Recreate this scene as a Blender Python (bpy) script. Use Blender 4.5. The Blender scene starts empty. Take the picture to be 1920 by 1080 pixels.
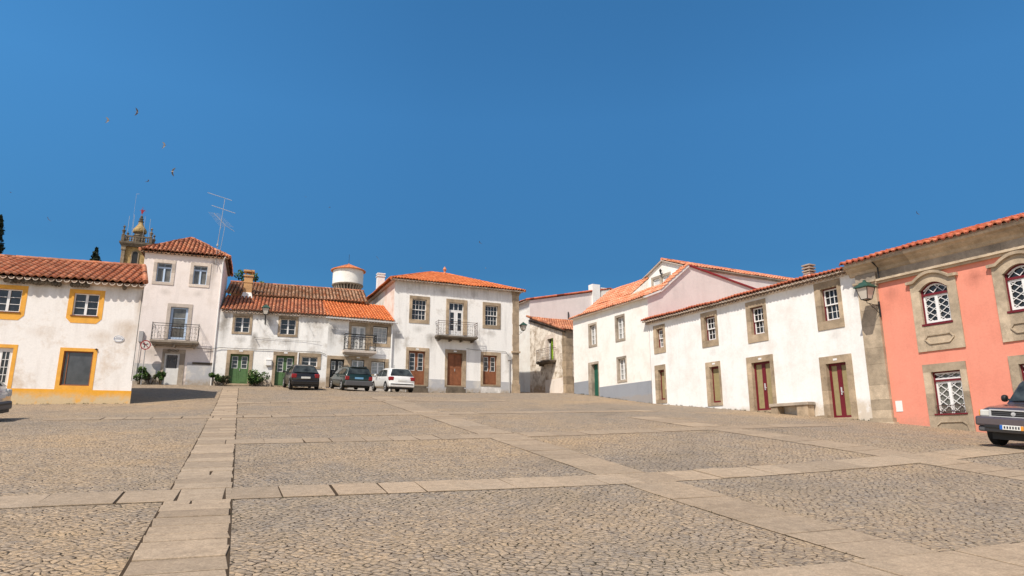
import bpy, math, random
import numpy as np
from mathutils import Vector
R_ = math.radians
sc = bpy.context.scene
COL = sc.collection
rng = random.Random(7)

# ------------------------------------------------------------------ mesh builder
class MB:
    def __init__(s): s.v = []; s.f = []; s.t = []
    def face(s, pts, tid=None):
        n = len(s.v); s.v += [tuple(p) for p in pts]; s.f.append(tuple(range(n, n + len(pts))))
        s.t.append(rng.random() if tid is None else tid)
    def box(s, x0, x1, y0, y1, z0, z1, tid=None):
        if tid is None: tid = rng.random()
        n = len(s.v)
        s.v += [(x0,y0,z0),(x1,y0,z0),(x1,y1,z0),(x0,y1,z0),(x0,y0,z1),(x1,y0,z1),(x1,y1,z1),(x0,y1,z1)]
        for q in ((0,3,2,1),(4,5,6,7),(0,1,5,4),(1,2,6,5),(2,3,7,6),(3,0,4,7)):
            s.f.append(tuple(n+i for i in q)); s.t.append(tid)
    def hexa(s, b, t, tid=None):
        if tid is None: tid = rng.random()
        k = len(b); n = len(s.v); s.v += [tuple(p) for p in b] + [tuple(p) for p in t]
        s.f.append(tuple(n+i for i in reversed(range(k)))); s.f.append(tuple(n+k+i for i in range(k)))
        for i in range(k): j = (i+1) % k; s.f.append((n+i, n+j, n+k+j, n+k+i))
        s.t += [tid]*(k+2)
    def prism(s, poly, y0, y1, tid=None):      # polygon in x-z extruded along y
        s.hexa([(x,y0,z) for x,z in poly], [(x,y1,z) for x,z in poly], tid)
    def bar(s, p, q, w, d=None, tid=None):     # square bar between two points
        d = d or w; p = Vector(p); q = Vector(q); a = (q-p)
        if a.length < 1e-6: return
        a.normalize(); up = Vector((0,1,0)) if abs(a.y) < .9 else Vector((1,0,0))
        e1 = a.cross(up).normalized()*w/2; e2 = a.cross(e1).normalized()*d/2
        s.hexa([p+e1+e2, p-e1+e2, p-e1-e2, p+e1-e2], [q+e1+e2, q-e1+e2, q-e1-e2, q+e1-e2], tid)
    def tube(s, pts, r, n=6, caps=True, tid=None):
        if tid is None: tid = rng.random()
        pts = [Vector(p) for p in pts]; rs = r if isinstance(r, (list, tuple)) else [r]*len(pts)
        base = len(s.v); prev = None
        for i, p in enumerate(pts):
            a = (pts[min(i+1, len(pts)-1)] - pts[max(i-1, 0)]).normalized()
            if prev is None:
                up = Vector((0,0,1)) if abs(a.z) < .9 else Vector((1,0,0)); e1 = a.cross(up).normalized()
            else: e1 = (prev - a*prev.dot(a)).normalized()
            prev = e1; e2 = a.cross(e1)
            for k in range(n):
                th = 2*math.pi*k/n; s.v.append(tuple(p + (e1*math.cos(th)+e2*math.sin(th))*rs[i]))
        for i in range(len(pts)-1):
            for k in range(n):
                k2 = (k+1) % n; s.f.append((base+i*n+k, base+i*n+k2, base+(i+1)*n+k2, base+(i+1)*n+k)); s.t.append(tid)
        if caps:
            s.f.append(tuple(base+k for k in reversed(range(n)))); s.t.append(tid)
            s.f.append(tuple(base+(len(pts)-1)*n+k for k in range(n))); s.t.append(tid)
    def lathe(s, prof, c=(0,0,0), n=16, axis='z', tid=None):
        if tid is None: tid = rng.random()
        base = len(s.v)
        for r, h in prof:
            for k in range(n):
                th = 2*math.pi*k/n; a, b = r*math.cos(th), r*math.sin(th)
                p = {'z': (a,b,h), 'y': (a,h,b), 'x': (h,a,b)}[axis]
                s.v.append((c[0]+p[0], c[1]+p[1], c[2]+p[2]))
        for i in range(len(prof)-1):
            for k in range(n):
                k2 = (k+1) % n; s.f.append((base+i*n+k, base+i*n+k2, base+(i+1)*n+k2, base+(i+1)*n+k)); s.t.append(tid)
        s.f.append(tuple(base+k for k in reversed(range(n)))); s.t.append(tid)
        s.f.append(tuple(base+(len(prof)-1)*n+k for k in range(n))); s.t.append(tid)
    def loft(s, rings, close=True, cap=True, tid=None):
        if tid is None: tid = rng.random()
        n = len(rings[0]); base = len(s.v)
        for r in rings: s.v += [tuple(p) for p in r]
        for i in range(len(rings)-1):
            for k in range(n if close else n-1):
                k2 = (k+1) % n; s.f.append((base+i*n+k, base+i*n+k2, base+(i+1)*n+k2, base+(i+1)*n+k)); s.t.append(tid)
        if cap:
            s.f.append(tuple(base+k for k in reversed(range(n)))); s.t.append(tid)
            s.f.append(tuple(base+(len(rings)-1)*n+k for k in range(n))); s.t.append(tid)

def obj(name, mb, mat, parent=None, dz=0, smooth=None, bevel=0, label=None, sub=0, cat=None, group=None, kind=None, loc=None):
    me = bpy.data.meshes.new(name)
    v = [(x, y, z-dz) for x, y, z in mb.v] if dz else mb.v
    me.from_pydata(v, [], mb.f)
    a = me.attributes.new('tid', 'FLOAT', 'FACE'); a.data.foreach_set('value', mb.t)
    if isinstance(mat, (list, tuple)):
        for m in mat: me.materials.append(m)
    else: me.materials.append(mat)
    if smooth is not None:
        me.polygons.foreach_set('use_smooth', [True]*len(me.polygons)); me.set_sharp_from_angle(angle=R_(smooth))
    me.update()
    o = bpy.data.objects.new(name, me); COL.objects.link(o)
    if parent is not None: o.parent = parent
    if loc is not None: o.location = loc
    if bevel:
        b = o.modifiers.new('bevel', 'BEVEL'); b.width = bevel; b.segments = 2; b.limit_method = 'ANGLE'
    if sub:
        m = o.modifiers.new('sub', 'SUBSURF'); m.levels = sub; m.render_levels = sub
    if label: o['label'] = label
    if cat: o['category'] = cat
    if group: o['group'] = group
    if kind: o['kind'] = kind
    return o

def thing(name, label, cat, loc=(0,0,0), rz=0, group=None):
    o = bpy.data.objects.new(name, None); COL.objects.link(o); o.empty_display_size = .3
    o.location = loc; o.rotation_euler = (0, 0, rz); o['label'] = label; o['category'] = cat
    if group: o['group'] = group
    return o

# ------------------------------------------------------------------ materials
class NT:
    def __init__(s, name):
        s.m = bpy.data.materials.new(name); s.m.use_nodes = True; s.t = s.m.node_tree; s.n = s.t.nodes
        s.b = s.n['Principled BSDF']
        s.tc = s.n.new('ShaderNodeTexCoord')
    def link(s, a, b): s.t.links.new(a, b)
    def new(s, kind, **kw):
        n = s.n.new(kind)
        for k, v in kw.items(): setattr(n, k, v)
        return n
    def mapping(s, scale=(1,1,1), rot=(0,0,0), loc=(0,0,0), src=None):
        m = s.new('ShaderNodeMapping'); m.inputs['Scale'].default_value = scale; m.inputs['Rotation'].default_value = rot; m.inputs['Location'].default_value = loc
        s.link(src or s.tc.outputs['Object'], m.inputs['Vector']); return m.outputs[0]
    def noise(s, vec, scale, detail=6, rough=.6, dist=0):
        n = s.new('ShaderNodeTexNoise'); n.inputs['Scale'].default_value = scale; n.inputs['Detail'].default_value = detail
        n.inputs['Roughness'].default_value = rough; n.inputs['Distortion'].default_value = dist
        s.link(vec, n.inputs['Vector']); return n.outputs['Fac']
    def ramp(s, fac, stops):
        n = s.new('ShaderNodeValToRGB'); e = n.color_ramp.elements
        while len(e) < len(stops): e.new(.5)
        for el, (p, c) in zip(e, stops):
            el.position = p; el.color = (c, c, c, 1) if isinstance(c, (int, float)) else (*c, 1)
        s.link(fac, n.inputs[0]); return n.outputs[0]
    def mix(s, fac, a, b, mode='MIX'):
        n = s.new('ShaderNodeMix', data_type='RGBA', blend_type=mode)
        for sock, val in ((n.inputs[0], fac), (n.inputs[6], a), (n.inputs[7], b)):
            if isinstance(val, (int, float)): sock.default_value = val
            elif isinstance(val, tuple): sock.default_value = (*val, 1)
            else: s.link(val, sock)
        return n.outputs[2]
    def math(s, op, a, b=None, clamp=False):
        n = s.new('ShaderNodeMath', operation=op); n.use_clamp = clamp
        for sock, val in zip(n.inputs, (a, b)):
            if val is None: continue
            if isinstance(val, (int, float)): sock.default_value = val
            else: s.link(val, sock)
        return n.outputs[0]
    def attr(s, name='tid'):
        n = s.new('ShaderNodeAttribute', attribute_name=name); return n.outputs['Fac']
    def bump(s, h, strength=.3, dist=.02):
        n = s.new('ShaderNodeBump'); n.inputs['Strength'].default_value = strength; n.inputs['Distance'].default_value = dist
        s.link(h, n.inputs['Height']); s.link(n.outputs[0], s.b.inputs['Normal'])
    def sepz(s):
        n = s.new('ShaderNodeSeparateXYZ'); s.link(s.tc.outputs['Object'], n.inputs[0]); return n.outputs[2]
    def out(s, col=None, rough=.8, spec=.3, metal=0):
        if col is not None:
            if isinstance(col, tuple): s.b.inputs['Base Color'].default_value = (*col, 1)
            else: s.link(col, s.b.inputs['Base Color'])
        if isinstance(rough, (int, float)): s.b.inputs['Roughness'].default_value = rough
        else: s.link(rough, s.b.inputs['Roughness'])
        s.b.inputs['Specular IOR Level'].default_value = spec; s.b.inputs['Metallic'].default_value = metal
        return s.m

def plaster(name, base, stain, amt=.5, patch=.45, low=1.2, low_amt=.6, low_col=(.28,.24,.2), seed=0, streak=.5, top=None, drips=(), ps=.9, dk=(.8, .52)):
    t = NT(name); co = t.mapping(loc=(seed*3.1, seed*1.7, seed*.9))
    n1 = t.noise(co, ps, 10, .68)
    f1 = t.ramp(n1, [(patch, 0), (patch+.22, 1)])
    c = t.mix(t.math('MULTIPLY', f1, amt), base, stain)
    sv = t.mapping(scale=(2.2, 2.2, .22), loc=(seed, seed*2, 0)); n2 = t.noise(sv, 1.1, 8, .65)
    f2 = t.ramp(n2, [(.5, 0), (.8, 1)])
    c = t.mix(t.math('MULTIPLY', f2, streak), c, tuple(k*.62 for k in stain))
    z = t.sepz()
    if low > 0:
        zz = t.math('SUBTRACT', 1.0, t.math('DIVIDE', z, low), True)
        n3 = t.noise(co, 2.3, 8, .7)
        f3 = t.math('MULTIPLY', t.ramp(t.math('MULTIPLY', zz, t.math('ADD', t.ramp(n3, [(.32, 0), (.66, 1)]), .12)), [(.10, 0), (.5, 1)]), low_amt)
        c = t.mix(f3, c, low_col)
    if drips:   # run-off stains below sills, balconies and broken gutters: (x, z of the source, half width, length)
        sx = t.new('ShaderNodeSeparateXYZ'); t.link(t.tc.outputs['Object'], sx.inputs[0]); X = sx.outputs[0]; tot = None
        nd = t.noise(t.mapping(scale=(7, 7, .9), loc=(seed, 0, 0)), 1.0, 7, .7); ne = t.noise(co, 3.0, 8, .72)
        for x0, z0, hw, ln in drips:
            mx = t.math('SUBTRACT', 1, t.math('DIVIDE', t.math('ABSOLUTE', t.math('SUBTRACT', X, x0)), hw), True)
            dz = t.math('SUBTRACT', z0, z); mz = t.math('MULTIPLY', t.math('SUBTRACT', 1, t.math('DIVIDE', dz, ln), True), t.math('DIVIDE', t.math('ADD', dz, .03), .45, True))
            m_ = t.math('MULTIPLY', t.math('POWER', mx, .6), mz); tot = m_ if tot is None else t.math('MAXIMUM', tot, m_)
        f_ = t.ramp(t.math('MULTIPLY', tot, t.math('ADD', t.math('MULTIPLY', nd, .7), t.math('MULTIPLY', ne, .7))), [(.14, 0), (.62, dk[0])])
        c = t.mix(f_, c, tuple(k*dk[1] for k in stain))
    if top:   # grime just below the eaves
        zt = t.math('DIVIDE', t.math('SUBTRACT', z, top-1.0), 1.0, True)
        n5 = t.noise(t.mapping(scale=(4,4,.6), loc=(seed,0,0)), 1.2, 6, .7)
        c = t.mix(t.math('MULTIPLY', t.ramp(t.math('MULTIPLY', zt, n5), [(.18,0),(.6,1)]), .55), c, (.33,.29,.25))
    n4 = t.noise(co, 14, 6, .7); c = t.mix(.35, c, t.mix(1, c, t.ramp(n4, [(.25, .72), (.75, 1.12)]), 'MULTIPLY'))
    t.bump(t.math('ADD', n4, t.math('MULTIPLY', n1, 2)), .35, .012)
    return t.out(c, .9, .15)

def stone(name, base, var=.35, seed=0, speck=60):
    t = NT(name); co = t.mapping(loc=(seed, seed*2, seed))
    n1 = t.noise(co, 1.6, 8, .7); n2 = t.noise(co, speck, 3, .7); a = t.attr()
    c = t.mix(t.ramp(n1, [(.3, 0), (.7, 1)]), tuple(k*(1-var) for k in base), tuple(min(1, k*(1+var*.6)) for k in base))
    c = t.mix(1, c, t.ramp(a, [(0, .72), (1, 1.15)]), 'MULTIPLY')
    c = t.mix(.6, c, t.ramp(n2, [(.3, .6), (.7, 1.2)]), 'MULTIPLY')
    n3 = t.noise(co, 3.3, 9, .75); c = t.mix(t.ramp(n3, [(.56, 0), (.75, .55)]), c, (.09, .08, .065))
    t.bump(t.math('ADD', n2, t.math('MULTIPLY', n1, 3)), .4, .01)
    return t.out(c, .9, .2)

def tilemat(name, cols, dirt=.5, dirt_col=(.05,.035,.025), seed=0, scale=1.2, chan=None):
    t = NT(name); co = t.mapping(loc=(seed, seed, 0)); a = t.attr()
    c = t.ramp(a, [(0, chan or tuple(k*.35 for k in cols[0])), (.10, chan or tuple(k*.45 for k in cols[0]))] + [(.14+.86*i/(len(cols)-1), k) for i, k in enumerate(cols)])
    n1 = t.noise(co, scale, 8, .7); n2 = t.noise(co, 9, 6, .7)
    c = t.mix(t.math('MULTIPLY', t.ramp(n1, [(.42, 0), (.68, 1)]), dirt), c, dirt_col)
    c = t.mix(t.math('MULTIPLY', t.ramp(n2, [(.48, 0), (.72, 1)]), dirt*.9), c, tuple(k*1.8 for k in dirt_col))
    c = t.mix(.5, c, t.ramp(n2, [(.2, .7), (.8, 1.25)]), 'MULTIPLY')
    t.bump(n2, .3, .01)
    return t.out(c, .85, .25)

def paint(name, base, rough=.55, var=.25, spec=.4, wear=None, sc_=3.0):
    t = NT(name); co = t.mapping(); n = t.noise(co, sc_, 8, .7)
    c = t.mix(t.ramp(n, [(.3, 0), (.7, 1)]), tuple(k*(1-var) for k in base), tuple(min(1,k*(1+var*.4)) for k in base))
    if wear:
        n2 = t.noise(t.mapping(scale=(1,1,.5)), 7, 8, .75); c = t.mix(t.ramp(n2, [(.6, 0), (.72, .8)]), c, wear)
    return t.out(c, rough, spec)

def glass(name, base=(.016,.018,.021), rough=.06, var=0.75):
    t = NT(name); n = t.noise(t.mapping(), 2.6, 4, .55)
    c = t.mix(t.ramp(n, [(.35, 0), (.65, 1)]), tuple(k*(1-var) for k in base), tuple(k*(1+var) for k in base))  # paler blotches in the pane colour stand in for reflections
    t.bump(n, .03, .05)
    return t.out(c, rough, .6)

def carpaint(name, base, metal=.3, rough=.3, coat=.7):
    t = NT(name); n = t.noise(t.mapping(), 5, 5, .6)
    c = t.mix(t.ramp(n, [(.3, 0), (.7, 1)]), tuple(k*.9 for k in base), base)
    t.b.inputs['Coat Weight'].default_value = coat; t.b.inputs['Coat Roughness'].default_value = .06
    return t.out(c, rough, .5, metal)

def leafmat(name, a, b, c):
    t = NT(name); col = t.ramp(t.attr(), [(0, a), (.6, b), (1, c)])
    t.b.inputs['Subsurface Weight'].default_value = 0
    return t.out(col, .6, .25)

def ground_mat():
    t = NT('cobbles'); rot = (0, 0, R_(-22))
    base = t.mapping(rot=(0, 0, R_(22)), src=t.tc.outputs['Object'])
    # gentle warp so the courses are not straight
    nz = t.new('ShaderNodeTexNoise'); nz.inputs['Scale'].default_value = .8; nz.inputs['Detail'].default_value = 2
    t.link(base, nz.inputs['Vector'])
    sub = t.new('ShaderNodeVectorMath', operation='SUBTRACT'); t.link(nz.outputs['Color'], sub.inputs[0]); sub.inputs[1].default_value = (.5,.5,.5)
    scl = t.new('ShaderNodeVectorMath', operation='SCALE'); t.link(sub.outputs[0], scl.inputs[0]); scl.inputs['Scale'].default_value = .5
    add = t.new('ShaderNodeVectorMath', operation='ADD'); t.link(base, add.inputs[0]); t.link(scl.outputs[0], add.inputs[1])
    flat = t.mapping(scale=(1, 1.22, 0), src=add.outputs[0])
    ve = t.new('ShaderNodeTexVoronoi', feature='DISTANCE_TO_EDGE', voronoi_dimensions='2D'); vc = t.new('ShaderNodeTexVoronoi', feature='F1', voronoi_dimensions='2D')
    for v in (ve, vc):
        v.inputs['Scale'].default_value = 9.6; v.inputs['Randomness'].default_value = .72; t.link(flat, v.inputs['Vector'])
    d = ve.outputs['Distance']
    jn = t.noise(base, 3.1, 5, .7); jn2 = t.noise(base, 30, 5, .7); jn3 = t.noise(t.mapping(scale=(1, .8, 1), src=base), 13, 4, .65)
    rough_d = t.math('ADD', d, t.math('MULTIPLY', t.math('SUBTRACT', jn2, .5), .16))
    open_ = t.math('ADD', t.math('MULTIPLY', t.math('SUBTRACT', jn, .5), 1.0), t.math('MULTIPLY', t.math('SUBTRACT', jn3, .5), 2.0))   # where the joints have lost their sand
    wid = t.math('MAXIMUM', t.math('ADD', t.math('MULTIPLY', open_, .30), .022), .003)
    joint = t.ramp(t.math('DIVIDE', rough_d, wid), [(.6, 1), (1.0, 0)])
    sand = t.ramp(rough_d, [(.0, 1), (.05, 0)])
    soft = t.ramp(t.math('ADD', d, t.math('MULTIPLY', t.math('SUBTRACT', jn2, .5), .25)), [(0, 0), (.2, 1)])
    sep = t.new('ShaderNodeSeparateColor'); t.link(vc.outputs['Color'], sep.inputs[0])
    big = t.noise(base, .16, 6, .62); mid = t.noise(base, .9, 6, .65); fine = t.noise(base, 62, 5, .8); grit = t.noise(base, 19, 6, .78)
    mott = t.noise(t.mapping(loc=(7, 3, 1), src=base), 15, 6, .75); mott2 = t.noise(t.mapping(loc=(2, 9, 4), src=base), 5.5, 5, .7)
    c = t.mix(t.ramp(mott, [(.36, 0), (.62, 1)]), (.300, .258, .218), (.465, .352, .235))
    c = t.mix(t.ramp(mott2, [(.52, 0), (.72, .75)]), c, (.285, .246, .212))
    c = t.mix(1, c, t.ramp(sep.outputs[0], [(.0, .90), (1, 1.09)]), 'MULTIPLY')
    c = t.mix(t.ramp(sep.outputs[1], [(.8, 0), (.97, .6)]), c, (.235, .205, .178))
    c = t.mix(t.ramp(mid, [(.46, 0), (.7, .5)]), c, (.455, .335, .212))
    c = t.mix(t.ramp(big, [(.42, 0), (.66, .8)]), c, t.mix(1, c, (1.16, 1.03, .85), 'MULTIPLY'))
    c = t.mix(1, c, t.ramp(big, [(.25, .86), (.75, 1.12)]), 'MULTIPLY')
    c = t.mix(.85, c, t.ramp(fine, [(.3, .55), (.7, 1.38)]), 'MULTIPLY')
    c = t.mix(.95, c, t.ramp(grit, [(.3, .46), (.7, 1.40)]), 'MULTIPLY')
    c = t.mix(.8, c, t.ramp(soft, [(0, .80), (1, 1.04)]), 'MULTIPLY')
    c = t.mix(t.math('MULTIPLY', sand, .5), c, (.300, .215, .140))
    jc = t.mix(t.ramp(mid, [(.5, 0), (.62, 1)]), (.045, .026, .014), (.032, .030, .012))
    wear = t.noise(t.mapping(loc=(21, 15, 2), scale=(1, .45, 1), src=base), .45, 8, .7)
    c = t.mix(t.ramp(wear, [(.54, 0), (.70, .45)]), c, (.175, .142, .108))
    c = t.mix(t.math('MULTIPLY', joint, .97), c, jc)
    h = t.math('ADD', t.math('MULTIPLY', t.math('SUBTRACT', 1, joint), t.math('ADD', t.math('MULTIPLY', soft, .6), .4)), t.math('MULTIPLY', t.math('ADD', fine, t.math('ADD', grit, mott)), .42))
    h = t.math('ADD', h, t.math('MULTIPLY', t.math('ADD', mid, mott2), 1.3))
    t.bump(h, .8, .02)
    return t.out(c, .88, .2)

def slab_mat():
    t = NT('granite_slabs'); co = t.tc.outputs['Object']
    n1 = t.noise(co, 1.1, 8, .65); n2 = t.noise(co, 38, 5, .8); n3 = t.noise(co, 7, 7, .75); a = t.attr()
    c = t.mix(t.ramp(n1, [(.3, 0), (.7, 1)]), (.375, .280, .192), (.455, .338, .228))
    n4 = t.noise(co, .22, 6, .65)
    c = t.mix(t.ramp(n4, [(.4, 0), (.62, .7)]), c, (.365, .285, .205))
    c = t.mix(1, c, t.ramp(a, [(0, .82), (1, 1.14)]), 'MULTIPLY')
    c = t.mix(.8, c, t.ramp(n2, [(.3, .55), (.7, 1.35)]), 'MULTIPLY')
    c = t.mix(.8, c, t.ramp(n3, [(.3, .68), (.7, 1.2)]), 'MULTIPLY')
    c = t.mix(t.ramp(t.noise(co, 2.6, 8, .75), [(.58, 0), (.74, .5)]), c, (.16, .125, .09))
    t.bump(t.math('ADD', n2, n3), .5, .014)
    return t.out(c, .88, .2)

M = dict(
 white_old=plaster('white_lime_wall', (.87,.85,.81), (.42,.37,.31), .80, .555, 1.0, .6, (.40,.36,.32), 1, .34, 7.6, drips=((1.8,4.78,.6,.9),(7.4,4.78,.6,.9),(2.75,4.3,.55,1.9),(6.1,4.1,.4,1.6),(.25,4.4,.5,2.6),(8.75,3.2,.35,2.2),(1.9,2.3,.9,.25),(3.6,7.7,.5,1.1),(6.0,7.7,.4,1.0))),
 white_shabby=plaster('shabby_white_wall', (.87,.85,.81), (.36,.31,.25), .9, .51, .9, .85, (.40,.31,.21), 4, .45, 4.8, drips=((1.16,3.3,.55,.8),(3.95,3.25,.6,.8),(1.95,3.6,.3,2.4),(.12,4.8,.4,3.4),(2.75,4.7,.35,1.4),(5.3,4.7,.6,1.2),(5.6,2.5,.9,.9),(.6,2.3,.4,1.1))),
 white_new=plaster('clean_white_wall', (.85,.835,.805), (.68,.63,.57), .6, .46, .5, .75, (.60,.50,.38), 2, .24, drips=((1.0,3.6,.4,.6),(4.9,3.45,.4,.7),(8.0,3.3,.45,.6),(11.9,3.3,.45,.7),(13.1,5.2,.25,1.6))),
 cream=plaster('cream_white_wall', (.85,.83,.775), (.68,.61,.53), .6, .46, .0, 0, (.5,.45,.4), 3, .12),
 rose_gable=plaster('rosy_gable_render', (.80,.725,.69), (.70,.63,.60), .6, .42, 0, 0, (.5,.45,.4), 5, .25),
 pale_rose=plaster('pale_rose_wall', (.85,.765,.71), (.62,.53,.45), .5, .5, 1.6, .8, (.33,.27,.22), 6, .24, drips=((3.55,8.2,.28,3.6),(3.9,2.6,.4,1.6),(.6,2.4,.7,1.3),(.9,6.1,.5,.8),(2.8,6.1,.5,.8),(3.2,1.5,.7,1.2))),
 yellow_house=plaster('old_white_wall', (.84,.80,.76), (.56,.42,.29), .85, .525, 0, 0, (.4,.35,.3), 8, .25, 5.3, dk=(.62, .85), drips=((8.55,3.9,.9,2.2),(7.6,3.4,.8,1.3),(5.3,3.4,.9,.9),(4.9,5.2,.5,1.2),(8.9,5.2,.25,2.8),(6.8,.0,.1,.1))),
 pink=plaster('coral_wall', (.79,.300,.212), (.70,.25,.175), .6, .44, .7, .55, (.58,.27,.19), 9, .16, drips=((2.85,2.68,.6,.5),(5.65,2.68,.6,.5),(1.3,5.4,.4,1.0),(4.3,5.4,.5,1.1))),
 rubble=plaster('crumbling_rubble_wall', (.88,.80,.69), (.33,.24,.155), 1.0, .46, 1.6, .8, (.45,.29,.16), 11, .45, ps=2.1),
 side_old=plaster('weathered_side_wall', (.84,.76,.68), (.55,.38,.26), .8, .48, 0, 0, (.4,.35,.3), 12, .5),
 band_yellow=plaster('yellow_plinth_paint', (.80,.39,.05), (.66,.33,.06), .6, .5, .62, 1.0, (.60,.46,.28), 13, .3),
 yellow=paint('yellow_trim_paint', (.80,.39,.055), .75, .2),
 plinth_grey=plaster('grey_plinth_paint', (.30,.315,.345), (.25,.26,.28), .5, .45, .2, .5, (.35,.3,.25), 14, .15),
 plinth_old=plaster('peeling_grey_plinth', (.46,.46,.47), (.74,.68,.58), .95, .47, .5, .8, (.36,.29,.21), 15, .4),
 stone=stone('granite_trim', (.47,.36,.245), .45, 1),
 stone_pale=stone('pale_granite_trim', (.70,.60,.51), .2, 2),
 stone_grey=stone('grey_granite_trim', (.43,.36,.285), .4, 3),
 stone_p=stone('cut_granite', (.525,.42,.30), .42, 4),
 stone_dark=stone('weathered_granite', (.185,.15,.112), .5, 5),
 stone_tower=stone('tower_granite', (.28,.22,.155), .55, 6, 8),
 gold=stone('ochre_render', (.50,.345,.155), .5, 7, 10),
 tile_red=tilemat('red_clay_tiles', [(.50,.17,.085),(.62,.24,.12),(.70,.31,.17),(.56,.20,.10)], .45, (.07,.045,.03), seed=1),
 tile_brown=tilemat('mossy_brown_tiles', [(.46,.22,.12),(.60,.33,.19),(.68,.47,.32),(.60,.22,.10)], .72, (.07,.055,.035), 2, 2.4),
 tile_mid=tilemat('worn_red_tiles', [(.50,.17,.085),(.64,.24,.115),(.70,.33,.18),(.44,.15,.085)], .6, (.06,.035,.025), seed=3),
 tile_orange=tilemat('new_orange_tiles', [(.52,.135,.045),(.64,.18,.055),(.72,.24,.09),(.56,.15,.05)], .42, (.25,.1,.04), 4, chan=(.42,.10,.02)),
 tile_peach=tilemat('peach_clay_tiles', [(.64,.235,.12),(.72,.29,.16),(.78,.37,.23),(.55,.19,.09)], .3, (.35,.15,.08), 5, chan=(.36,.13,.06)),
 tile_p=tilemat('bright_red_tiles', [(.56,.14,.07),(.66,.19,.09),(.70,.24,.13),(.50,.11,.06)], .25, (.12,.04,.03), seed=8),
 tile_end=tilemat('mortared_tile_ends', [(.62,.46,.35),(.74,.62,.51),(.80,.70,.6)], .5, (.14,.10,.07), 6, chan=(.3,.2,.14)),
 tile_end_white=tilemat('limewashed_tile_ends', [(.78,.66,.56),(.84,.76,.68),(.80,.68,.56)], .2, (.4,.28,.2), 7, chan=(.5,.36,.27)),
 white=paint('white_joinery', (.80,.79,.77), .45, .08),
 whitewood=paint('white_wood', (.72,.71,.68), .55, .15),
 blueframe=paint('pale_blue_aluminium', (.50,.62,.78), .35, .06),
 green=paint('green_door_paint', (.085,.17,.06), .55, .3, .4, (.16,.2,.1)),
 green_dk=paint('dark_green_paint', (.012,.10,.065), .5, .25),
 lime=paint('lime_green_door', (.30,.50,.02), .5, .12),
 brownwood=paint('worn_brown_wood', (.27,.105,.05), .65, .4, .25, (.33,.2,.13)),
 tanboard=paint('tan_board', (.33,.265,.135), .6, .2, .2, (.22,.17,.08), 5),
 oxblood=paint('oxblood_paint', (.155,.012,.020), .45, .2),
 blackwood=paint('black_paint', (.018,.017,.016), .45, .3),
 iron=paint('black_iron', (.022,.021,.020), .55, .3),
 rust=paint('rusty_iron', (.10,.055,.04), .7, .4),
 lampgreen=paint('lamp_green_iron', (.035,.085,.06), .45, .25),
 zinc=paint('zinc_pipe', (.42,.41,.40), .45, .15),
 galv=paint('galvanised_tube', (.62,.63,.65), .35, .1, .5),
 glass=glass('dark_window_glass'), carglass=glass('car_glass', (.035,.042,.042), .03, .6), glass_mid=glass('curtained_glass', (.13,.125,.11), .1, .35), glass_pale=glass('net_curtained_glass', (.33,.33,.32), .15, .25),
 glass_shop=glass('shop_glass', (.055,.055,.06), .05, .3),
 lampglass=paint('frosted_lamp_glass', (.62,.56,.48), .3, .1),
 rubber=paint('tyre_rubber', (.016,.016,.016), .8, .2), rim=paint('silver_rim', (.50,.50,.50), .3, .1, .6), plastic=paint('black_plastic', (.022,.022,.023), .5, .2),
 trimgrey=paint('grey_plastic', (.10,.10,.105), .5, .15),
 tail=paint('red_tail_lamp', (.27,.010,.015), .2, .25, .6), head=paint('clear_head_lamp', (.62,.62,.58), .12, .2, .8), orange=paint('orange_strip', (.75,.30,.03), .4, .1),
 plate=paint('white_plate', (.72,.72,.68), .4, .05), euro=paint('blue_plate_strip', (.02,.12,.45), .4, .05), plate_blue=paint('blue_tinted_plate', (.18,.40,.62), .35, .1),
 ink=paint('dark_lettering', (.04,.04,.05), .5, .05), inkblue=paint('blue_lettering', (.10,.12,.22), .5, .05),
 signred=paint('sign_red', (.30,.02,.025), .4, .1), signwhite=paint('sign_face', (.62,.58,.52), .45, .05),
 car_black=carpaint('black_car_paint', (.008,.008,.010), 0, .32, .35), car_green=carpaint('dark_green_car_paint', (.004,.022,.020), 0, .32, .35), car_white=carpaint('white_car_paint', (.78,.775,.75), 0, .35),
 car_silver=carpaint('silver_car_paint', (.52,.52,.53), .6, .3), car_mauve=carpaint('grey_mauve_car_paint', (.125,.100,.115), .5, .34),
 leaf=leafmat('shrub_leaves', (.012,.028,.008), (.055,.115,.02), (.22,.30,.07)), leaf_dark=leafmat('cypress_leaves', (.004,.010,.005), (.010,.022,.010), (.03,.045,.02)),
 leaf_tree=leafmat('tree_leaves', (.015,.035,.010), (.06,.12,.02), (.20,.27,.05)), leaf_dry=leafmat('dry_shrub', (.03,.028,.015), (.07,.075,.03), (.20,.17,.08)),
 bark=stone('bark', (.10,.075,.05), .4, 9), bird=paint('bird_feathers', (.16,.14,.12), .8, .3), birdbelly=paint('pale_belly_feathers', (.55,.5,.45), .8, .2),
 soil=paint('joint_soil', (.07,.048,.03), .95, .3, .1), cobbles=ground_mat(), slabs=slab_mat(), cable=paint('grey_cable', (.12,.11,.10), .7, .2),
 hill=paint('far_ground', (.12,.13,.06), .9, .3, .1), ochre=plaster('ochre_chimney_render', (.60,.36,.17), (.36,.22,.12), .8, .45, 0, 0, (.3,.2,.1), 16, .4),
)

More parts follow.
